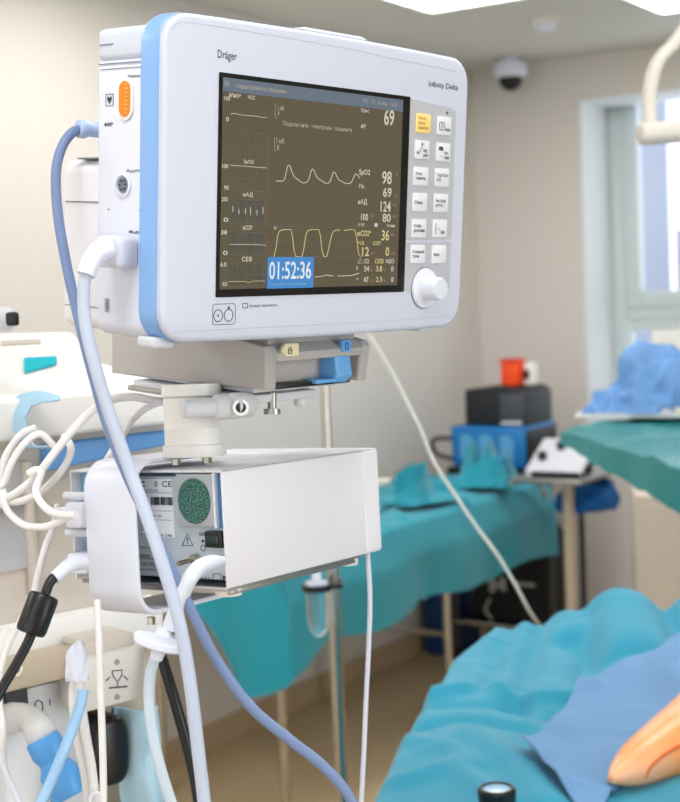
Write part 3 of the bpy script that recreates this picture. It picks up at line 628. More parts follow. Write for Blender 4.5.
# printed lettering on the bezel
obj('brand_lettering', join(tx('Dräger', 217.5, 49.5, 237, 60.5, -.0011)), ink, mon, MM, smooth=False)
obj('model_lettering', join(text('Infinity Delta', (S(429, 92)[0], -.0012, S(429, 88)[1]), XR, ZU, S(458, 93)[0] - S(429, 88)[0], .0066)), ink, mon, MM, smooth=False)
pa = S(212.5, 325, -.0011); pb_ = S(235.5, 303.5, -.0011)
def rline(x0, x1, z0, z1, r, y, w_):
    P = rrect(x0, x1, z0, z1, r); P.append(P[0]); return poly(P, y, w_)
def circ(cx, cz, r, y, w_): return poly([(cx + r * math.cos(a_ * .3142), cz + r * math.sin(a_ * .3142)) for a_ in range(21)], y, w_)
cx_, cz_ = (pa[0] + pb_[0]) / 2, (pa[1] + pb_[1]) / 2
obj('indicator_mark', join(rline(pa[0], pb_[0], pa[1], pb_[1], .0025, -.0011, .00025), circ(cx_ - .0065, cz_ - .001, .0048, -.0011, .00035), circ(cx_ + .005, cz_ - .001, .0048, -.0011, .00035), circ(cx_ - .0065, cz_ - .001, .0006, -.0011, .0004), circ(cx_ + .005, cz_ + .0052, .0006, -.0011, .0005)), ink, mon, MM)
obj('battery_caption', join(tx('Батарея заряжается', 249.5, 304.5, 277, 308, -.0011), rline(S(243, 308)[0], S(248, 308)[0], S(243, 308)[1], S(243, 303.5)[1], .0003, -.0011, .0003)), ink, mon, MM, smooth=False)
# button panel
obj('button_panel', prism([S(*q_) for q_ in ((410.3, 98.5), (453, 108.5), (456, 112), (451.5, 239), (405.6, 240.3))], -.0016, .002), panelg, mon, MM, smooth=False)
obj('button_panel', prism([S(*q_) for q_ in ((405.4, 243), (451.3, 241.8), (449.3, 288), (447, 291), (403.5, 291.5))], -.0016, .002), panelg, mon, MM, smooth=False)
ys_ = mat('button_yellow', (246, 218, 134), .4); wb = mat('button_white', (222, 224, 230), .4)
names = [('Пауза\nзвука\nтревоги', 'Запись'), ('Пред.\nтревог', 'Часть\nэкрана'), ('Откл.\nтревоги', 'Старт/Стоп\nнАД'), ('Отмен.', 'Быстрый\nдоступ'), ('Отобр.\nдавления', 'Меню'), ('Основной\nэкран', 'Меню')]
cen = [((422.7, 123.5), (443.4, 126)), ((421.3, 149.7), (442.4, 152.3)), ((420.2, 176.3), (441.2, 177.7)), ((419.2, 202.3), (440.2, 203.2)), ((418.3, 228.3), (439.2, 228.6)), ((417.2, 254), (438.3, 254.3))]
for i in range(6):
    for j in range(2):
        c_ = S(*cen[i][j]); yb_ = (i, j) == (0, 0)
        bt = obj('button', box(c_[0] - .0106, c_[0] + .0106, -.0032, -.001, c_[1] - .0086, c_[1] + .0086, .0012), ys_ if yb_ else wb, mon, MM, label='yellow alarm button' if yb_ else None)
        s_ = names[i][j]; nl = s_.count('\n') + 1; m_ = max(len(k) for k in s_.split('\n'))
        sm = (i, j) in ((0, 1), (1, 0), (1, 1), (4, 1))
        wd = min(.017, .0021 * m_); wd = wd * .6 if sm else wd; tx0 = c_[0] - .0092 if not sm else c_[0] + .0005
        ht_ = .0046 * nl - .0012
        L = [text(s_, (tx0, -.0034, c_[1] - ht_ / 2 - (.003 if sm else 0)), XR, ZU, wd, ht_)]
        if (i, j) == (0, 1): L += [rline(c_[0] - .008, c_[0] - .001, c_[1] - .004, c_[1] + .003, .0004, -.0034, .0003), line((c_[0] - .0045, c_[1] - .004), (c_[0] - .0045, c_[1] + .003), -.0034, .0003)]
        if (i, j) == (1, 0): L += [line((c_[0] - .0055, c_[1] - .004), (c_[0] - .001, c_[1] + .004), -.0034, .0003), circ(c_[0] - .001, c_[1] + .005, .0009, -.0034, .0004), prism([(c_[0] - .0085, c_[1] - .004), (c_[0] - .006, c_[1] - .004), (c_[0] - .0073, c_[1] - .001)], -.0036, -.0033)]
        if (i, j) == (1, 1): L += [prism([(c_[0] - .008, c_[1] + .002), (c_[0] - .001, c_[1] + .001), (c_[0] - .002, c_[1] + .005), (c_[0] - .007, c_[1] + .005)], -.0036, -.0033), line((c_[0] - .0045, c_[1] - .004), (c_[0] - .0015, c_[1] - .004), -.0034, .0003)]
        if (i, j) == (4, 1): L += [line((c_[0] - .0075, c_[1] - .005), (c_[0] - .0075, c_[1] + .005), -.0034, .0003), line((c_[0] - .004, c_[1] + .001), (c_[0] - .002, c_[1] - .001), -.0034, .0003)]
        obj('button_text', join(*L), mat('orange_ink', (196, 120, 40), .6) if yb_ else ink, bt, MM, smooth=False)
c_ = S(447, 113); obj('status_lamp', lathe([(0, 0), (.0012, 0), (.001, .0006), (0, .0008)], (c_[0], -.0016, c_[1]), (c_[0], -1, c_[1]), 16), ink, mon, MM)
c_ = S(424.5, 288)
kb = obj('rotary_knob', lathe([(.0, 0), (.0182, 0), (.0188, .0012), (.0182, .0026), (.0165, .0026), (.0115, .0048), (.0108, .009), (.0106, .0185), (.0095, .0205), (0, .0208)], (c_[0], -.001, c_[1]), (c_[0], -1, c_[1]), 48), white, mon, MM)
obj('groove_ring', lathe([(.0186, 0), (.0196, 0), (.0196, .0009), (.0186, .0009), (.0186, 0)], (c_[0], -.001, c_[1]), (c_[0], -1, c_[1]), 48), mat('seam_grey', (1, 1, 1)), kb, MM)
# feet
for px_ in (174, 437):
    x_ = S(px_, 336)[0]; obj('foot', prism(rrect(x_ - .011, x_ + .011, -.1270, -.118, .003), .010, .03, r=.002), lgrey, mon, MM)
x_ = -.125; obj('foot', prism(rrect(x_ - .02, x_ + .0, -.1235, -.118, .002), .055, .08, r=.002), lgrey, mon, MM)
# side sockets and marks
XS = -.1663
def SD(px, py): v = local(MM, 0, XS, px, py); return v.y, v.z
def side_text(s, x0, y0, x1, y1):
    A = SD(x0, y1); B = SD(x1, y1); C_ = SD(x0, y0); return text(s, (XS, A[0], A[1]), (0, -1, 0), (0, 0, 1), abs(B[0] - A[0]), C_[1] - A[1])
c_ = SD(126, 99)
def stad(cy, cz, w_, h_, n=8): return [(cy + w_ * math.cos(math.pi * k / n), cz + h_ + w_ * math.sin(math.pi * k / n)) for k in range(n + 1)] + [(cy - w_ * math.cos(math.pi * k / n), cz - h_ - w_ * math.sin(math.pi * k / n)) for k in range(n + 1)]
sk = obj('module_socket', prism(stad(c_[0], c_[1], .0094, .0075), -.1675, -.1655, 'X', r=.0006), cream, mon, MM)
obj('socket_insert', prism(stad(c_[0], c_[1], .0066, .0072), -.1681, -.166, 'X'), orange, sk, MM, label='bright orange socket insert')
obj('pin', join(*[cyl((-.169, c_[0] - .0015 - .002 * (k % 2), c_[1] - .011 + .00315 * (k // 2)), (-.1678, c_[0] - .0015 - .002 * (k % 2), c_[1] - .011 + .00315 * (k // 2)), .0006, n=8) for k in range(16)]), mat('pale_orange', (255, 196, 110), .4), sk, MM)
c_ = SD(123.5, 185)
sk = obj('round_socket', lathe([(.0095, 0), (.0095, .0015), (.0075, .002), (.0072, .0005), (.0066, .0004), (0, .0004)], (-.166, c_[0], c_[1]), (-1, c_[0], c_[1]), 32), white, mon, MM)
obj('socket_insert', lathe([(0, 0), (.0064, 0), (.0064, .0008), (0, .0008)], (-.1662, c_[0], c_[1]), (-1, c_[0], c_[1]), 28), mat('socket_grey', (110, 122, 136), .4), sk, MM)
obj('pin', join(*[cyl((-.168, c_[0] + .0036 * math.cos(k), c_[1] + .0036 * math.sin(k)), (-.1668, c_[0] + .0036 * math.cos(k), c_[1] + .0036 * math.sin(k)), .0007, n=8) for k in range(6)]), black, sk, MM)
hx = SD(109.5, 100)
obj('side_marks', join(side_text('HemoM', 128, 74.5, 144, 78), side_text('NIBP', 105, 122.5, 113, 126.5), side_text('AuxHe', 126, 169, 142, 172.5), side_text('MultiM', 129, 230, 144, 233.5),
    tube([(XS, hx[0] + a_ * .0045, hx[1] + b_ * .0045) for a_, b_ in ((-1, 1), (1, 1), (1, -1), (-1, -1), (-1, 1))], .0003, n=6, smooth=False),
    prism([(hx[0] + a_ * .0028, hx[1] + b_ * .003) for a_, b_ in ((0, -1), (1, .2), (.8, .9), (0, .6), (-.8, .9), (-1, .2))], XS - .0002, XS + .0002, 'X'),
    prism([(SD(104, 124.5)[0] + .0, SD(104, 124.5)[1]), (SD(106, 124)[0], SD(106, 123)[1]), (SD(106, 124)[0], SD(106, 126.5)[1])], XS - .0002, XS + .0002, 'X'),
    *[tube([(XS, SD(108, y_)[0] + .0018 * math.cos(k * .7854) + dx, SD(108, y_)[1] + .0018 * math.sin(k * .7854)) for k in range(9)], .0002, n=5, smooth=False) for y_ in (301, 305.5, 310) for dx in (0, .0022)]), ink, mon, MM, smooth=False)
obj('pinhole', join(*[cyl((XS + .001, SD(*q_)[0], SD(*q_)[1]), (XS - .0002, SD(*q_)[0], SD(*q_)[1]), .0007, n=8) for q_ in ((108.5, 209.5), (139.5, 210.5))]), ink, mon, MM)


# ================================================================== DOCKING STATION
dk = thing('docking_station', 'grey beige docking tray with a blue latch directly beneath the monitor', 'docking station', MM, (.04, .13, -.178))
X0, X1, Y0, Y1 = -.0285, .107, .03, .238; Z0, Z1 = -.1775, -.1325
def dside(y, z): return (y, z)
obj('side_wall', prism([(Y1, -.1285), (.075, -.1285), (Y0 + .004, -.134), (Y0, -.139), (Y0, -.1715), (Y1, -.1755)], X0, X0 + .014, 'X', r=.0015), greige, dk, MM)
obj('side_wall', prism([(Y1, -.1285), (.075, -.1285), (Y0 + .004, -.134), (Y0, -.139), (Y0 + .004, -.172), (Y1, -.1755)], X1 - .010, X1 + .004, 'X', r=.004), greige, dk, MM)
obj('top_plate', prism([(.04, -.1285), (.04, -.1325), (Y0 - .001, -.140), (Y0 - .001, -.147), (Y1, -.147), (Y1, -.1285)], X0 + .013, X1 - .009, 'X', r=.001), greige, dk, MM)
obj('back_block', box(X0 + .013, X1 - .009, .046, Y1 - .002, -.172, -.146, .002), greige, dk, MM)
obj('bottom_plate', box(X0 + .006, X1 - .004, Y0 + .02, Y1, -.1765, -.171, .001), lgrey, dk, MM)
obj('slot_floor', box(X0 + .013, X1 - .02, Y0 + .004, .072, -.1725, -.168, .001), black, dk, MM)
obj('blue_latch', prism([(.028, -.1465), (.074, -.1465), (.074, -.166), (.03, -.1705), (.024, -.164)], .058, .080, 'X', r=.003), mat('latch_blue', (104, 168, 226), .35), dk, MM)
obj('latch_bar', box(.035, .062, .028, .045, -.170, -.1665, .001), mat('latch_blue', (0, 0, 0)), dk, MM)
def DK(px, py, y=.0285): v = local(MM, 1, y, px, py); return v.x, v.z
obj('unlock_label', join(prism([DK(*q_) for q_ in ((281, 350), (285, 343.5), (298, 343), (298, 355.5), (285, 356.5))], .0275, .031)), mat('label_yellow', (226, 216, 176), .6), dk, MM, smooth=False)
q_ = DK(289, 350); obj('padlock_mark', join(rline(q_[0] - .002, q_[0] + .002, q_[1] - .003, q_[1], .0003, .027, .0003), circ(q_[0], q_[1] + .0012, .0015, .027, .0003)), ink, dk, MM)
obj("blue_label", prism([DK(341, 340.5), DK(350, 339.5), DK(350.5, 351), DK(341.5, 352)], .0275, .031), mat("label_blue", (92, 160, 222), .6), dk, MM, smooth=False)
q_ = DK(345.5, 346); obj('lock_mark', rline(q_[0] - .0015, q_[0] + .002, q_[1] - .003, q_[1] + .003, .0003, .027, .0003), ink, dk, MM)
# mount between the dock and the power unit
st = thing('mounting_column', 'round cream column and clamp joining the docking tray to the white power unit', 'mount', WID, at(193, 455, 1.26))
PC = at(193.5, 452, 1.26); axz = (at(191.5, 392, 1.26) - PC).normalized()
def PA(h): return PC + axz * h
obj('column', lathe([(0, -.004), (.027, -.004), (.027, .006), (.0252, .007), (.0252, .020), (.0256, .021), (.0252, .022), (.0252, .048), (0, .048)], PC, PC + axz, 48), cream, st)
obj('mount_disc', lathe([(0, .046), (.021, .046), (.027, .05), (.0265, .056), (.0265, .06), (0, .06)], PC, PC + axz, 40), cream, st)
obj('mounting_plate', box(X0 - .002, .06, .05, Y1 - .035, -.186, -.1785, .0015), steel if False else lgrey, st, MM)
obj('plate_edge', box(X0 - .005, X0 + .005, .045, Y1 - .03, -.1885, -.184, .0008), dsteel, st, MM)
ca, cb2 = at(182, 409, 1.215), at(236, 406, 1.235)
cl = obj('clamp_barrel', lathe([(0, 0), (.0065, .0), (.0082, .002), (.0082, .028), (.0105, .030), (.0112, .032), (.0112, .048), (0, .048)], ca, cb2, 32), lgrey, st)
obj('clamp_block', lathe([(0, 0), (.011, 0), (.0115, .002), (.0115, .020), (.008, .026), (0, .026)], at(232, 406, 1.225), at(256, 403, 1.25), 24), lgrey, st)
obj('clamp_hole', lathe([(0, 0), (.0072, 0), (.0072, .002), (.0045, .002), (.0045, .0006), (0, .0006)], at(241, 407.5, 1.222), at(240.2, 407.8, 1.21), 24), steel, st)
obj('clamp_hole_core', cyl(at(241, 407.5, 1.2215), at(240.8, 407.6, 1.2195), .0045), black, st)
obj('clamp_bracket', join(tube([at(240, 402, 1.25), at(262, 396, 1.265), at(300, 386, 1.30)], .006), lathe([(0, 0), (.004, 0), (.004, .014), (.0075, .014), (.0075, .019), (0, .019)], at(272, 393, 1.26), at(272, 420, 1.26), 20)), dsteel, st)
obj('thumb_screw', lathe([(0, 0), (.003, 0), (.003, .008), (.006, .01), (.006, .016), (0, .017)], at(300, 388, 1.3), at(300, 420, 1.3), 18), lgrey, st)
for q_ in ((176, 460.5, 1.225), (207, 458.5, 1.235)):
    p = at(*q_); obj('bolt', lathe([(0, -.004), (.0042, -.004), (.0042, .001), (0, .001)], p, p + axz, 6), screw, st)

# ================================================================== POWER UNIT (white sleeve box)
MB_ = fr(-34.44251028, -1.91499811, -1.88126212, (-.1017436, 1.18415868, 1.5096827))
BW, BD, BH = .1794, .2358, .1
pw = thing('power_unit', 'white sleeved power unit with grey rear panel and green mesh vent, below the dock', 'power unit', MB_, (-.09, .12, -.106))
def B(px, py, y=.004): v = local(MB_, 1, y, px, py); return v.x, v.z
th = .0022
obj('sleeve', join(box(-BW, 0, 0, BD, -th, 0, .0006), box(-th, 0, 0, BD, -BH, 0, .0006), box(-BW, -BW + th, 0, BD, -BH, 0, .0006)), cream if False else shell, pw, MB_)
obj('front_fascia', prism(rrect(-BW - .0004, .0008, -BH - .0008, .0006, .004), BD - .022, BD + .004, r=.0015), shell, pw, MB_)
obj('chassis', box(-BW + .018, -.002, .02, BD - .02, -BH + .003, -.003), mat('chassis_blue', (116, 160, 190), .4, metal=.3), pw, MB_, smooth=False)
obj('base_plate', box(-BW + .01, -.001, -.001, BD - .03, -BH - .0025, -BH + .001, .0005), dsteel, pw, MB_)
obj('recess_back', box(-BW + .002, -BW + .02, .012, .02, -BH + .004, -.004), mat('recess_blue', (140, 184, 208), .45), pw, MB_)
pg = mat('rear_panel_grey', (176, 188, 198), .4)
rp_ = obj('rear_panel', box(B(140, 500)[0] - .05, -.004, .006, .021, -BH + .006, -.006, .0005), pg, pw, MB_)
q0 = B(176, 474, .001); q1 = B(216, 527, .001)
fan = obj('vent_housing', box(q0[0], q1[0], -.0, .008, q1[1], q0[1], .0008), mat('vent_grey', (170, 176, 182), .4), pw, MB_)
obj('side_gap', box(q1[0] + .0022, -.0025, .003, .006, q1[1] - .001, -.004), mat('gap_blue', (70, 122, 170), .5), pw, MB_, smooth=False)
obj('vent_edge', box(q1[0], q1[0] + .0022, -.001, .008, q1[1] - .001, q0[1] + .001), white, fan, MB_)
# green mesh: procedural speckle
mesh = bpy.data.materials.new('green_mesh'); mesh.use_nodes = True; nt = mesh.node_tree; b_ = nt.nodes['Principled BSDF']; b_.inputs['Roughness'].default_value = .5
vo = nt.nodes.new('ShaderNodeTexNoise'); vo.inputs['Scale'].default_value = 800; vo.inputs['Detail'].default_value = 1; tc = nt.nodes.new('ShaderNodeTexCoord'); rp = nt.nodes.new('ShaderNodeValToRGB')
rp.color_ramp.elements[0].color = lin((10, 46, 48)); rp.color_ramp.elements[0].position = .44; rp.color_ramp.elements[1].color = lin((78, 148, 134)); rp.color_ramp.elements[1].position = .62
nt.links.new(tc.outputs['Object'], vo.inputs['Vector']); nt.links.new(vo.outputs['Fac'], rp.inputs[0]); nt.links.new(rp.outputs[0], b_.inputs['Base Color'])
c_ = B(194.5, 501, .0); rr = .0175
obj('mesh_vent', lathe([(0, 0), (rr, 0), (rr, .0012), (0, .0014)], (c_[0], -.0001, c_[1]), (c_[0], -1, c_[1]), 48, sx=1, sy=1.12), mesh, fan, MB_)
A_ = B(136, 479); C2 = B(174, 538)
lab = obj('rating_label', box(-.0985, C2[0], .0052, .0062, C2[1], A_[1]), mat('label_white', (226, 230, 240), .5), rp_, MB_, smooth=False)
def tb_(s, x0, y0, x1, y1, y=.005):
    A = B(x0, y1, y); Bq = B(x1, y1, y); C_ = B(x0, y0, y); return text(s, (A[0], y, A[1]), XR, ZU, Bq[0] - A[0], C_[1] - A[1])
L = [tb_('CE', 162, 481, 172, 487), tb_('c', 141, 481, 145, 487), tb_('®', 154, 481, 158, 487), tb_('Model  5732 354', 142, 489, 158, 491.5), tb_('60 MADE IN USA', 141, 514, 162, 517), tb_('IPX1  V 100-240', 141, 533, 172, 536), tb_('Class I\nType CF', 141, 525, 148, 531)]
x_ = B(150, 500)[0]; zt_, zb2 = B(150, 497)[1], B(150, 505)[1]
random.seed(5)
while x_ < B(171.5, 500)[0]:
    w_ = random.choice((.0004, .0008, .0012)); L.append(box(x_, x_ + w_, .0048, .0053, zb2, zt_)); x_ += w_ + random.choice((.0004, .0007))
for y_ in (493, 511, 520): z_ = B(150, y_)[1]; L.append(box(-.097, C2[0] - .001, .0048, .0053, z_, z_ + .0003))
obj('label_print', join(*L), ink, lab, MB_, smooth=False)
tri = [B(*q_, .0055) for q_ in ((182, 545.5), (187.5, 534), (193, 545.5), (182, 545.5))]
sqr = [B(*q_, .0055) for q_ in ((213, 574), (213, 582), (221, 582), (221, 574), (213, 574))]
oc = B(203, 548, .0055)
obj('panel_print', join(poly(tri, .0055, .0003), tb_('!', 187, 537.5, 188.2, 544), tb_('OFF', 199, 532.5, 206, 536), circ(oc[0], oc[1], .0025, .0055, .0003), circ(oc[0], oc[1] + .006, .0007, .0055, .0006),
    poly(sqr, .0055, .0003), prism([B(222, 575.5), B(226, 578), B(222, 580)], .0048, .0056), tb_('FOR USE WITH ISOLATED DEVICES', 139, 546, 160, 548.5), tb_('INDOORS ONLY', 139, 554, 150, 557), tb_('120V GROUNDED SUPPLY REQUIRED', 139, 557, 165, 559.5), tb_('USA ON !!', 141, 561.5, 157, 565.5), tb_('SERIAL INTERFACE OUTPUT PORT', 139, 568, 170, 570), tb_('OUTLET', 201, 577, 211, 580)), ink, rp_, MB_, smooth=False)
s0 = B(205.5, 531, .002); s1 = B(223.5, 548, .002)
sw = obj('power_switch', box(s0[0], s1[0], .0, .01, s1[1], s0[1], .001), black, pw, MB_)
obj('rocker', box(s0[0] + .003, s1[0] - .003, -.002, .004, s1[1] + .003, s0[1] - .003, .001), mat('rocker_green', (20, 44, 42), .3), sw, MB_)
g0 = B(193, 559, .0)
obj('ground_stud', join(cyl((g0[0] - .004, -.016, g0[1] - .002), (g0[0], .008, g0[1]), .0021)), screw, pw, MB_)
obj('stud_nut', lathe([(0, 0), (.0045, 0), (.0045, .005), (0, .005)], (g0[0], -.001, g0[1]), (g0[0], 1, g0[1]), 6), steel, pw, MB_)
for x_, y_ in ((-.016, .02), (-.016, .2), (-BW + .02, .2)): obj('foot', lathe([(0, 0), (.011, 0), (.0125, -.001), (.0115, -.008), (0, -.008)], (x_, y_, -BH - .0015), (x_, y_, -BH + 1), 24), cream, pw, MB_)
obj('shelf_plate', box(-.15, -.004, .01, .20, -BH - .0075, -BH - .0028, .001), dsteel, M=MB_, label='flat grey metal plate directly under the white power unit', cat='plate')
# bracket strap around the unit
bp_ = []
Y_F, RR = -.030, .026
ZT, ZB = .0105, -.1255
prof = [(.10, ZT)] + [(Y_F + RR - RR * math.sin(math.radians(a_)), ZT - RR + RR * math.cos(math.radians(a_))) for a_ in range(0, 91, 10)]
prof += [(Y_F + RR - RR * math.cos(math.radians(a_)), ZB + RR - RR * math.sin(math.radians(a_))) for a_ in range(0, 91, 10)] + [(.12, ZB)]
tt = .0045; inner = []
for i, p_ in enumerate(prof):
    a_ = Vector(prof[max(i - 1, 0)]); b_2 = Vector(prof[min(i + 1, len(prof) - 1)]); d_ = (b_2 - a_).normalized(); n_2 = Vector((-d_.y, d_.x)); inner.append((p_[0] + n_2.x * tt, p_[1] + n_2.y * tt))
sb = prism(prof + inner[::-1], -.1325, -.0745, 'X', r=.0012, seg=2)
sbk = thing('cable_guard_bracket', 'smooth white U shaped bracket wrapping the left front of the power unit', 'bracket', MB_, (-.1, 0, ZB))
obj('strap', sb, white, sbk, MB_, ang=50)
q_ = at(151, 617, 1.15); obj('bolt', lathe([(0, -.006), (.0035, -.006), (.0035, 0), (0, 0)], q_, q_ + axz, 6), screw, sbk)
# plugs on the unit
pl_m = white
db = thing('serial_plug', 'white serial plug with two thumb screws at the left side of the power unit', 'plug', MB_, (-.17, -.01, -.05))
c0 = B(82, 514, -.008)
obj('plug_body', box(c0[0] - .008, c0[0] + .012, -.022, .012, c0[1] - .0115, c0[1] + .0115, .003), pl_m, db, MB_)
obj('strain_relief', join(*[cyl((c0[0] - .008 - .0055 * k, -.012, c0[1]), (c0[0] - .0125 - .0055 * k, -.012, c0[1]), .008 - .0008 * k) for k in range(4)]), pl_m, db, MB_)
for s_ in (-1, 1): obj('thumb_screw', cyl((c0[0] - .016, -.012, c0[1] + s_ * .0165), (c0[0] + .012, -.010, c0[1] + s_ * .0165), .0038), lgrey, db, MB_)
pp = thing('power_plug', 'white and black power plug at the lower left of the power unit', 'plug', MB_, (-.17, -.01, -.09))
c1_ = B(85, 562, -.006)
obj('plug_body', box(c1_[0] - .010, c1_[0] + .012, -.018, .012, c1_[1] - .009, c1_[1] + .009, .002), pl_m, pp, MB_)
obj('plug_collar', tube([at(82, 562, 1.215), at(70, 565, 1.20), at(54, 578, 1.19)], .0068, rf=lambda s: .0070 - .0016 * s), pl_m, pp)
pc = hose('power_cable', 'black power cord with a thick ferrite barrel, hanging at the left', 'cable', [(55, 576, 1.19), (49, 584, 1.185), (44, 598, 1.18), (37, 615, 1.175), (29, 640, 1.17), (14, 668, 1.16), (0, 692, 1.15), (-25, 740, 1.13)], .0042, black)
obj('ferrite_barrel', lathe([(0, 0), (.008, 0), (.0115, .001), (.0127, .003), (.0127, .031), (.0115, .034), (.008, .035), (0, .035)], at(45, 594, 1.18), at(29, 636, 1.172), 40), black, pc)

# ================================================================== ANESTHESIA MACHINE (left)
AO = at(80, 550, 1.50)
AM = fr(42, 0, 0, (AO.x, AO.y, 0))      # x along the front to the right and away, y into the machine
def A_x(px, py, y=0): v = local(AM, 1, y, px, py); return v.x, v.z
aw = mat('machine_white', (232, 230, 228), .4, var=.02); ab = mat('machine_beige', (204, 196, 186), .5); at_ = mat('machine_tan', (180, 168, 150), .5)
mblue = mat('machine_blue', (106, 164, 226), .4)
an = thing('anesthesia_machine', 'large white anesthesia machine with a blue stripe, filling the left edge', 'anesthesia machine', AM, (-.1, .2, 0))
xl, xr_ = -.40, A_x(176, 440)[0]; xr2 = A_x(158, 700)[0]
zr1, zr0 = A_x(80, 393, -.03)[1], A_x(80, 434, -.03)[1]
ztop = A_x(40, 334, .1)[1]
obj('work_surface', prism(rrect(xl, xr_ + .01, zr0, zr1, .008), -.03, .40, r=.005), aw, an, AM)
rs = obj('shell_top', prism([(-.005, zr1 - .004), (.04, zr1 + .004), (.10, ztop - .02), (.125, ztop), (.36, ztop), (.36, zr1 - .004)], xl, A_x(100, 360, .08)[0], 'X', r=.012, seg=4), aw, an, AM)
obj('shell_side', prism([(.02, zr1 - .004), (.06, zr1 + .012), (.36, zr1 + .05), (.36, zr1 - .004)], A_x(100, 360, .08)[0] - .01, xr_, 'X', r=.008), aw, an, AM)
zs = A_x(20, 345, .07)[1]
def shell_pt(px, py):   # on the sloping face of the shell
    n = AM.to_3x3() @ Vector((0, -(ztop - .02 - zr1 - .004), .06)).normalized(); n = AM.to_3x3() @ Vector((0, -1, .06 / (ztop - .024 - zr1))).normalized()
    o = AM @ Vector((0, .04, zr1 + .004)); d = at(px, py, 1) - EYE; return AM.inverted() @ (EYE + d * ((o - EYE).dot(n) / d.dot(n)) + n * .0015)
def flat(ptsP, th_=.003):
    P = [shell_pt(*q_) for q_ in ptsP]; bm = bmesh.new(); vs = [bm.verts.new(p) for p in P]; f = bm.faces.new(vs); bm.normal_update()
    bmesh.ops.solidify(bm, geom=[f], thickness=th_); return bm
obj('teal_badge', flat([(23.5, 361), (55, 359.5), (56, 361), (56, 366), (24, 375)]), mat('badge_teal', (0, 178, 196), .4), an, AM, smooth=False)
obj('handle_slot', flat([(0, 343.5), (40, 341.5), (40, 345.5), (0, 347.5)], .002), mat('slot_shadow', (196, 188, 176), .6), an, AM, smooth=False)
zb1, zb0 = A_x(100, 437)[1], A_x(100, 458)[1]
obj('blue_stripe', prism([(A_x(40, 455)[0], zb0 - .006), (xr_, zb0 + .008), (xr_, zb1), (A_x(40, 440)[0], zb1)], -.012, .3, r=.004), mblue, an, AM)
obj('body', box(xl, xr_ - .002, .0, .38, A_x(80, 622)[1], zr0 + .002, .006), ab, an, AM)
obj('column_recess', box(A_x(0, 500)[0] - .05, A_x(22, 500)[0], -.003, .0, A_x(10, 570)[1], A_x(10, 462)[1]), mat('recess_grey', (184, 186, 192), .5), an, AM, smooth=False)
obj('column_trim', join(box(A_x(22, 500)[0], A_x(30, 500)[0], -.012, .0, A_x(10, 600)[1], A_x(10, 462)[1], .003), box(A_x(0, 500)[0] - .06, A_x(22, 500)[0], -.012, 0, A_x(10, 505)[1], A_x(10, 498)[1], .003)), ab, an, AM)
obj('side_seam', box(A_x(48, 600)[0], xr2, -.003, .001, A_x(60, 617)[1], A_x(60, 614)[1]), mat('seam_grey', (0, 0, 0)), an, AM, smooth=False)
zq = A_x(40, 617)[1]
obj('lower_rail', box(xl, xr2, -.02, .36, A_x(40, 664)[1], zq, .004), aw, an, AM)
obj('tan_rail', box(xl, A_x(84, 650, -.05)[0], -.05, .2, A_x(20, 690, -.05)[1], A_x(20, 661, -.05)[1], .003), mat('rail_tan', (186, 172, 152), .4), an, AM)
sx, sz_ = A_x(17, 670, -.052)
obj('rail_bolt', lathe([(0, 0), (.0065, 0), (.0065, .002), (.0035, .002), (.0035, .0008), (0, .0008)], (sx, -.05, sz_), (sx, -1, sz_), 24), steel, an, AM)
obj('lower_body', box(xl, xr2, .0, .36, .12, A_x(40, 664)[1] + .002, .006), at_, an, AM)
obj('lower_panel', box(xl, A_x(84, 740, -.03)[0], -.03, .02, .75, A_x(20, 690, -.03)[1], .004), mat('panel_pale', (198, 200, 204), .45), an, AM)
obj('black_port', box(A_x(6, 700, -.034)[0], A_x(28, 700, -.034)[0], -.034, -.029, A_x(10, 712, -.034)[1], A_x(10, 688, -.034)[1] ), black, an, AM, smooth=False)
def AMK(P, y, r=.0004): return tube([(A_x(*q_, y)[0], y, A_x(*q_, y)[1]) for q_ in P], r, n=6, smooth=False)
obj('panel_symbol', join(AMK([(35, 703), (36, 710), (40, 712), (46, 716), (48, 718)], -.0305, .0006), AMK([(35, 703), (38, 700), (42, 702), (43, 708), (42, 714)], -.0305, .0006), AMK([(46, 714), (50, 719), (45, 718), (46, 714)], -.0305, .0005), AMK([(50, 699), (50, 705)], -.0305, .0006)), ink, an, AM)
for x_ in (xl + .06, xr2 - .06): obj('caster', cyl((x_, .1, .06), (x_ + .04, .1, .06), .06), black, an, AM)
obj('base', box(xl, xr2, .0, .36, .1, .14, .01), mblue, an, AM)
obj('column_seam', box(-.30, -.297, -.002, .001, 1.2, 1.3), ab, an, AM)
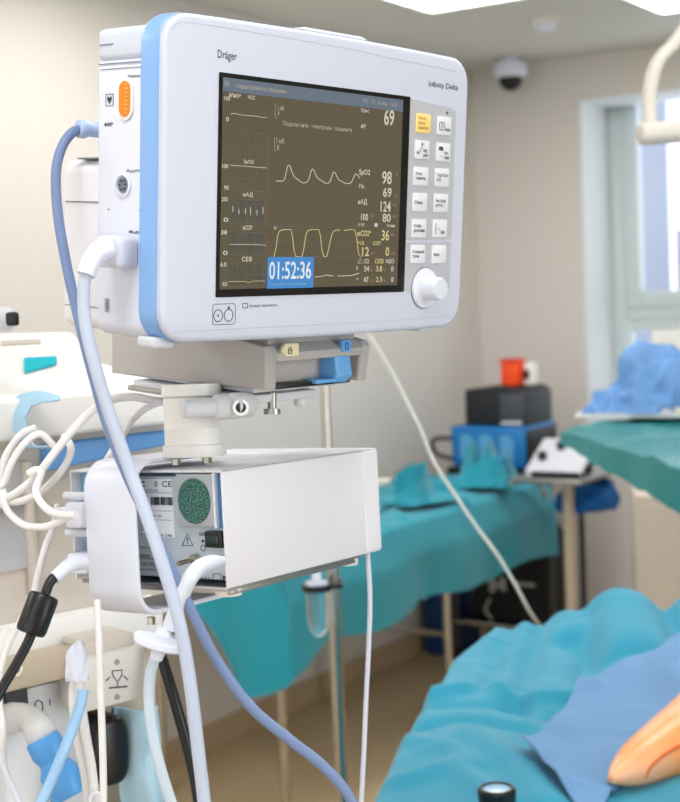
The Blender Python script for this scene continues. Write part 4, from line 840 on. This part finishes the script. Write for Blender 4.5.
# gas connector block
YC = -.075
cbk = thing('connector_block', 'pale connector block with two screws and a black pictogram, low on the machine', 'connector block', AM, (A_x(120, 690, YC)[0], YC, 1.12))
bx0, bx1 = A_x(84, 690, YC)[0], A_x(148, 690, YC)[0]; bz0, bz1 = A_x(120, 704, YC)[1], A_x(120, 651, YC)[1]
obj('face_plate', box(bx0, bx1, YC, .0, bz0, bz1, .003), mat('block_cream', (220, 216, 212), .45), cbk, AM)
obj('top_block', box(bx0 + .012, bx0 + .07, YC + .01, 0.0, bz1 - .002, bz1 + .014, .003), ab, cbk, AM)
for py_ in (662, 697):
    x_, z_ = A_x(117, py_, YC); obj('screw', lathe([(0, 0), (.0034, 0), (.003, .0012), (0, .0012)], (x_, YC + .0005, z_), (x_, YC - 1, z_), 20), screw, cbk, AM)
obj('pictogram', join(AMK([(112, 671), (122, 670), (122, 675), (117.5, 682), (113, 676), (112, 671)], YC - .0003, .0006), AMK([(106, 681), (110, 677)], YC - .0003, .0006), AMK([(124, 676), (128, 680)], YC - .0003, .0006), AMK([(109, 688), (127, 686.5)], YC - .0003, .0009), AMK([(117.5, 682), (117.5, 687)], YC - .0003, .0005)), ink, cbk, AM)
# black hook/knob, pale bag, elbow and blue connector below
kx, kz = A_x(107, 749, -.04)
obj('black_knob', prism([(kx + a_ * .021, kz + b_ * .037) for a_, b_ in [(math.copysign(abs(math.cos(k * .2618)) ** .7, math.cos(k * .2618)), math.copysign(abs(math.sin(k * .2618)) ** .7, math.sin(k * .2618))) for k in range(24)]], -.055, -.0, r=.008), black, an, AM)
def bag(u, v):
    L_ = (112 + 6 * v, 128 + 6 * v); x = L_[0] + (152 - L_[0]) * u; x += 6 * v; y = 706 + 125 * v
    a_ = A_x(x, y, -.03); return Vector((a_[0], -.03 + .018 * noise.noise(Vector((u * 3, v * 2.4, 3))) - .02 * math.sin(math.pi * u), a_[1]))
obj('pale_bag', grid(bag, 24, 40, .006), mat('bag_pale_blue', (170, 204, 222), .4), M=AM, ang=70, label='pale blue limp bag hanging beneath the connector block', cat='bag')
elb = thing('breathing_elbow', 'translucent grey elbow tube with a bright blue end at the bottom left', 'connector', WID, at(50, 790, 1.33))
obj('elbow_tube', tube([at(2, 722, 1.42), at(14, 718, 1.38), at(28, 718, 1.35), at(38, 728, 1.33), at(44, 742, 1.325)], .0135, rf=lambda s: .0145 - .001 * s + .0015 * math.sin(s * 9)), mat('elbow_grey', (206, 206, 206), .25), elb)
be = mat('connector_blue', (84, 158, 224), .4)
obj('blue_connector', lathe([(0, 0), (.0155, 0), (.0165, .002), (.0165, .016), (.0135, .022), (.0135, .026), (.018, .034), (.0185, .056), (.016, .06), (0, .06)], at(42, 738, 1.32), at(70, 795, 1.315), 40), be, elb)
obj('breathing_hose', tube([at(30, 725, 1.44), at(20, 760, 1.44), at(16, 820, 1.44)], .026), mat('hose_pale', (214, 216, 222), .4), label='wide pale hose at the bottom left behind the elbow tube', cat='hose')
# small things on the machine
sp_ = at(4, 328, 1.40)
t = thing('clip_sensor', 'small grey clip with a black tip at the left edge on top of the machine', 'clip', WID, sp_)
obj('body', lathe([(0, 0), (.010, .001), (.0125, .006), (.0125, .05), (0, .05)], at(14, 321, 1.42), at(-20, 316, 1.42), 28), lgrey, t)
obj('black_tip', box(-.0065, .0065, -.002, .006, -.006, .008, .003), black, t, Matrix.Translation(at(12, 320, 1.402)))
def strap(u, v):
    P = [(60, 399, 1.41), (40, 397, 1.415), (25, 401, 1.42), (17, 415, 1.415), (22, 432, 1.41), (32, 447, 1.405), (52, 446, 1.40)]
    s = u * (len(P) - 1); i = min(int(s), len(P) - 2); k = s - i
    q = [P[i][j] * (1 - k) + P[i + 1][j] * k for j in range(3)]
    wd_ = 3 + 15 * math.sin(math.pi * min(1, u * 1.15)) ** .8
    ang_ = math.pi * .5 * (1 - min(1, u * 2)); return at(q[0] + (v - .5) * wd_ * math.sin(u * 2.2 + .2) , q[1] + (v - .5) * wd_ * math.cos(u * 2.2 + .2), q[2] - .012 * v)
obj('blue_strap', grid(strap, 40, 8, .0016), mat('strap_pale_blue', (160, 196, 218), .7, bump=.2), ang=70, label='pale blue fabric strap curled over the left edge of the work surface', cat='strap')

# ================================================================== HOSES AND CABLES
hp_ = thing('blood_pressure_hose', 'long blue violet hose from the upper left of the monitor to the floor', 'hose', WID, at(97, 129, 1.16))
obj('hose', tube([at(84, 128, 1.150), at(72, 133, 1.142), at(62, 147, 1.135), at(56, 172, 1.13), at(58, 215, 1.125), at(66, 262, 1.12), at(77, 312, 1.12), at(91, 368, 1.12), at(107, 424, 1.12), at(127, 475, 1.11), at(150, 524, 1.09), at(174, 574, 1.08), at(195, 618, 1.08), at(219, 664, 1.08), at(252, 708, 1.08), at(290, 740, 1.08), at(325, 768, 1.08), at(352, 802, 1.08), at(372, 860, 1.08)], .0041, n=18), hoseb, hp_, ang=60)
obj('connector', lathe([(0, 0), (.0072, 0), (.0078, .001), (.0078, .006), (.0060, .009), (.0066, .020), (.008, .026), (0, .026)], at(78, 128.5, 1.146), at(102, 130, 1.158), 32), mat('connector_pale_blue', (176, 196, 232), .35), hp_)
mc = thing('monitor_cable', 'thick lilac white cable with an elbow plug in the left side of the monitor', 'cable', MM, (-.2, .06, -.06))
yz0 = SD(128, 236); yz1 = SD(128, 268)
obj('elbow_plug', box(-.187, -.1655, yz0[0] - .0135, yz0[0] + .016, yz1[1], yz0[1], .0045, 3), white, mc, MM)
obj('plug_neck', tube([at(110, 247, 1.09), at(99, 252, 1.085), at(91, 262, 1.08), at(86, 275, 1.078)], .0078, rf=lambda s: .0088 - .0016 * s, n=20), white, mc)
obj('cable', tube([at(88, 268, 1.08), at(84, 285, 1.078), at(85, 320, 1.075), at(95, 365, 1.07), at(110, 415, 1.07), at(129, 468, 1.07), at(148, 520, 1.055), at(165, 572, 1.045), at(180, 625, 1.04), at(190, 682, 1.04), at(197, 740, 1.04), at(204, 800, 1.04), at(210, 860, 1.04)], .0049, n=18), hosew, mc, ang=60)
# filter line
fl = thing('gas_filter_line', 'white sampling tube with a round white disc filter below the power unit', 'filter', WID, at(160, 660, 1.1))
obj('upper_tube', tube([at(222, 561, 1.12), at(213, 562, 1.105), at(200, 567, 1.09), at(189, 580, 1.08), at(180, 600, 1.08), at(170, 628, 1.085)], .0052, rf=lambda s: .0040 + .0022 * min(1, s * 4)), white, fl)
obj('end_fitting', lathe([(0, 0), (.0042, 0), (.0042, .003), (.0032, .004), (.0042, .005), (.0042, .009), (0, .009)], at(214, 561, 1.105), at(228, 562, 1.13), 20), steel, fl)
obj('filter_disc', lathe([(0, -.014), (.0045, -.014), (.006, -.006), (.0195, -.0035), (.0212, -.002), (.0212, .002), (.0195, .0035), (.0065, .006), (.005, .012), (0, .012)], at(161, 642, 1.085), at(161, 642, 1.085) + (at(167, 620, 1.0845) - at(161, 642, 1.085)).normalized(), 48), white, fl)
obj('clear_tube', tube([at(157, 652, 1.09), at(151, 672, 1.09), at(149, 700, 1.09), at(153, 735, 1.09), at(161, 770, 1.09), at(172, 805, 1.09), at(186, 850, 1.09)], .0044), mat('clear_tube', (206, 220, 232), .2, alpha=.75), fl)
hose('black_hose', 'thick black hose running down behind the disc filter', 'hose', [(156, 640, 1.46), (164, 665, 1.45), (176, 705, 1.44), (187, 745, 1.44), (196, 785, 1.44), (204, 840, 1.44)], .0058, black)
hose('drop_cable', 'thin white cable hanging straight down from under the white bracket', 'cable', [(97, 600, 1.20), (99, 640, 1.19), (101, 700, 1.19), (103, 760, 1.19), (104, 830, 1.19)], .0031, cablew)
# cream loops at the left
hose('cream_cable', 'cream cable looping from the column down to the far left edge', 'cable', [(164, 402, 1.32), (150, 400, 1.31), (134, 397, 1.30), (114, 399, 1.29), (92, 411, 1.28), (72, 431, 1.27), (52, 456, 1.265), (35, 478, 1.26), (18, 492, 1.26), (2, 502, 1.26), (-20, 520, 1.26)], .0038, cablew, group='cream cables looping at the left')
hose('cream_cable', 'cream cable arching from the column down behind the white bracket', 'cable', [(158, 403, 1.33), (146, 408, 1.32), (132, 420, 1.31), (122, 436, 1.30), (112, 452, 1.29), (104, 466, 1.285)], .0034, cablew, group='cream cables looping at the left')
hose('cream_cable', 'cream cable coil with the large oval loop at the far left', 'cable', [(36, 428, 1.30), (22, 434, 1.30), (8, 452, 1.30), (2, 470, 1.30), (3, 492, 1.30), (14, 502, 1.29), (34, 496, 1.285), (52, 482, 1.28), (66, 464, 1.28), (71, 448, 1.285), (64, 436, 1.30)], .0034, cablew, group='cream cables looping at the left')
hose('cream_cable', 'cream cable bowing down into the serial plug from the coil', 'cable', [(28, 474, 1.25), (36, 470, 1.25), (41, 473, 1.25), (38, 482, 1.25), (36, 492, 1.245), (42, 504, 1.235), (52, 512, 1.225), (64, 515, 1.215), (76, 515, 1.21)], .0034, cablew, group='cream cables looping at the left')
hose('cream_cable', 'cream cable sagging from the left edge back up to the serial plug', 'cable', [(-6, 486, 1.24), (2, 500, 1.24), (10, 514, 1.24), (24, 525, 1.235), (42, 527, 1.23), (56, 523, 1.225), (70, 516, 1.22)], .0032, cablew, group='cream cables looping at the left')
hose('cream_cable', 'cream cable dropping behind the black ferrite barrel to the bottom left', 'cable', [(58, 505, 1.31), (54, 525, 1.30), (45, 548, 1.29), (38, 574, 1.29), (32, 600, 1.29), (20, 622, 1.28), (8, 645, 1.28), (0, 672, 1.28), (-1, 700, 1.28), (3, 728, 1.27), (2, 758, 1.27), (10, 784, 1.27), (24, 812, 1.27)], .0032, cablew, group='cream cables looping at the left')
hose('cream_cable', 'cream cable ending in a coil along the left edge above the tan rail', 'cable', [(-10, 470, 1.27), (2, 486, 1.27), (12, 462, 1.27), (24, 444, 1.27), (40, 434, 1.275), (56, 448, 1.28)], .0032, cablew, group='cream cables looping at the left')
# tied white bundle in front of the connector block
bd = thing('wrapped_tubing', 'white wrapped tubing knot hanging in front of the connector block', 'tubing', WID, at(82, 700, 1.28))
kn = crumple((0, 0, 0), .010, .009, .030, 31, n=4, amp=.28); kn.transform(Matrix.Translation(at(78, 680, 1.27)))
obj('knot', kn, white, bd, ang=70)
obj('tube', tube([at(80, 660, 1.27), at(80, 690, 1.27), at(85, 730, 1.27), at(92, 770, 1.27), at(96, 810, 1.27)], .0042), cablew, bd)
obj('tube', tube([at(76, 668, 1.275), at(74, 700, 1.275), at(78, 735, 1.28), at(86, 775, 1.28), at(90, 812, 1.28)], .0050), cablew, bd)
obj('ring', tube([at(90, 802, 1.26), at(92, 795, 1.26), at(98, 793, 1.26), at(102, 800, 1.26), at(98, 808, 1.26)], .002), white, bd)
hose('blue_tube', 'light blue tube slanting down at the bottom left in front of the blue connector', 'tube', [(83, 690, 1.25), (80, 706, 1.245), (70, 735, 1.23), (56, 770, 1.22), (40, 806, 1.21), (24, 845, 1.20)], .0050, mat('tube_pale_blue', (158, 200, 238), .35))
hose('white_strand', 'thin white strand at the bottom left corner', 'cable', [(-8, 745, 1.25), (4, 768, 1.25), (14, 790, 1.25), (24, 815, 1.25)], .0024, white)
# infusion lines
hose('infusion_line', 'thin clear infusion line crossing in front of the long teal draped table', 'tube', [Vector((pb.x + .1, pb.y, 1.965)), Vector((pb.x + .095, pb.y - .01, 1.85)), at(350, 300, 2.74), at(366, 330, 2.72)] + [at(*q_) for q_ in ((380, 352, 2.72), (395, 378, 2.72), (407, 402, 2.72), (421, 430, 2.72), (434, 462, 2.72), (455, 495, 2.72), (476, 526, 2.73), (498, 556, 2.74), (516, 586, 2.76), (530, 612, 2.78), (546, 634, 2.82))], .0036, mat('line_pale', (212, 216, 210), .3), world=True)
hose('infusion_line', 'thin white line hanging vertically from the right end of the power unit', 'tube', [(367, 545, 1.375), (368, 560, 1.38), (370, 600, 1.38), (368.5, 650, 1.38), (366, 700, 1.38), (364, 750, 1.38), (361, 806, 1.38), (358, 860, 1.38)], .0024, mat('line_lilac', (204, 208, 224), .3))
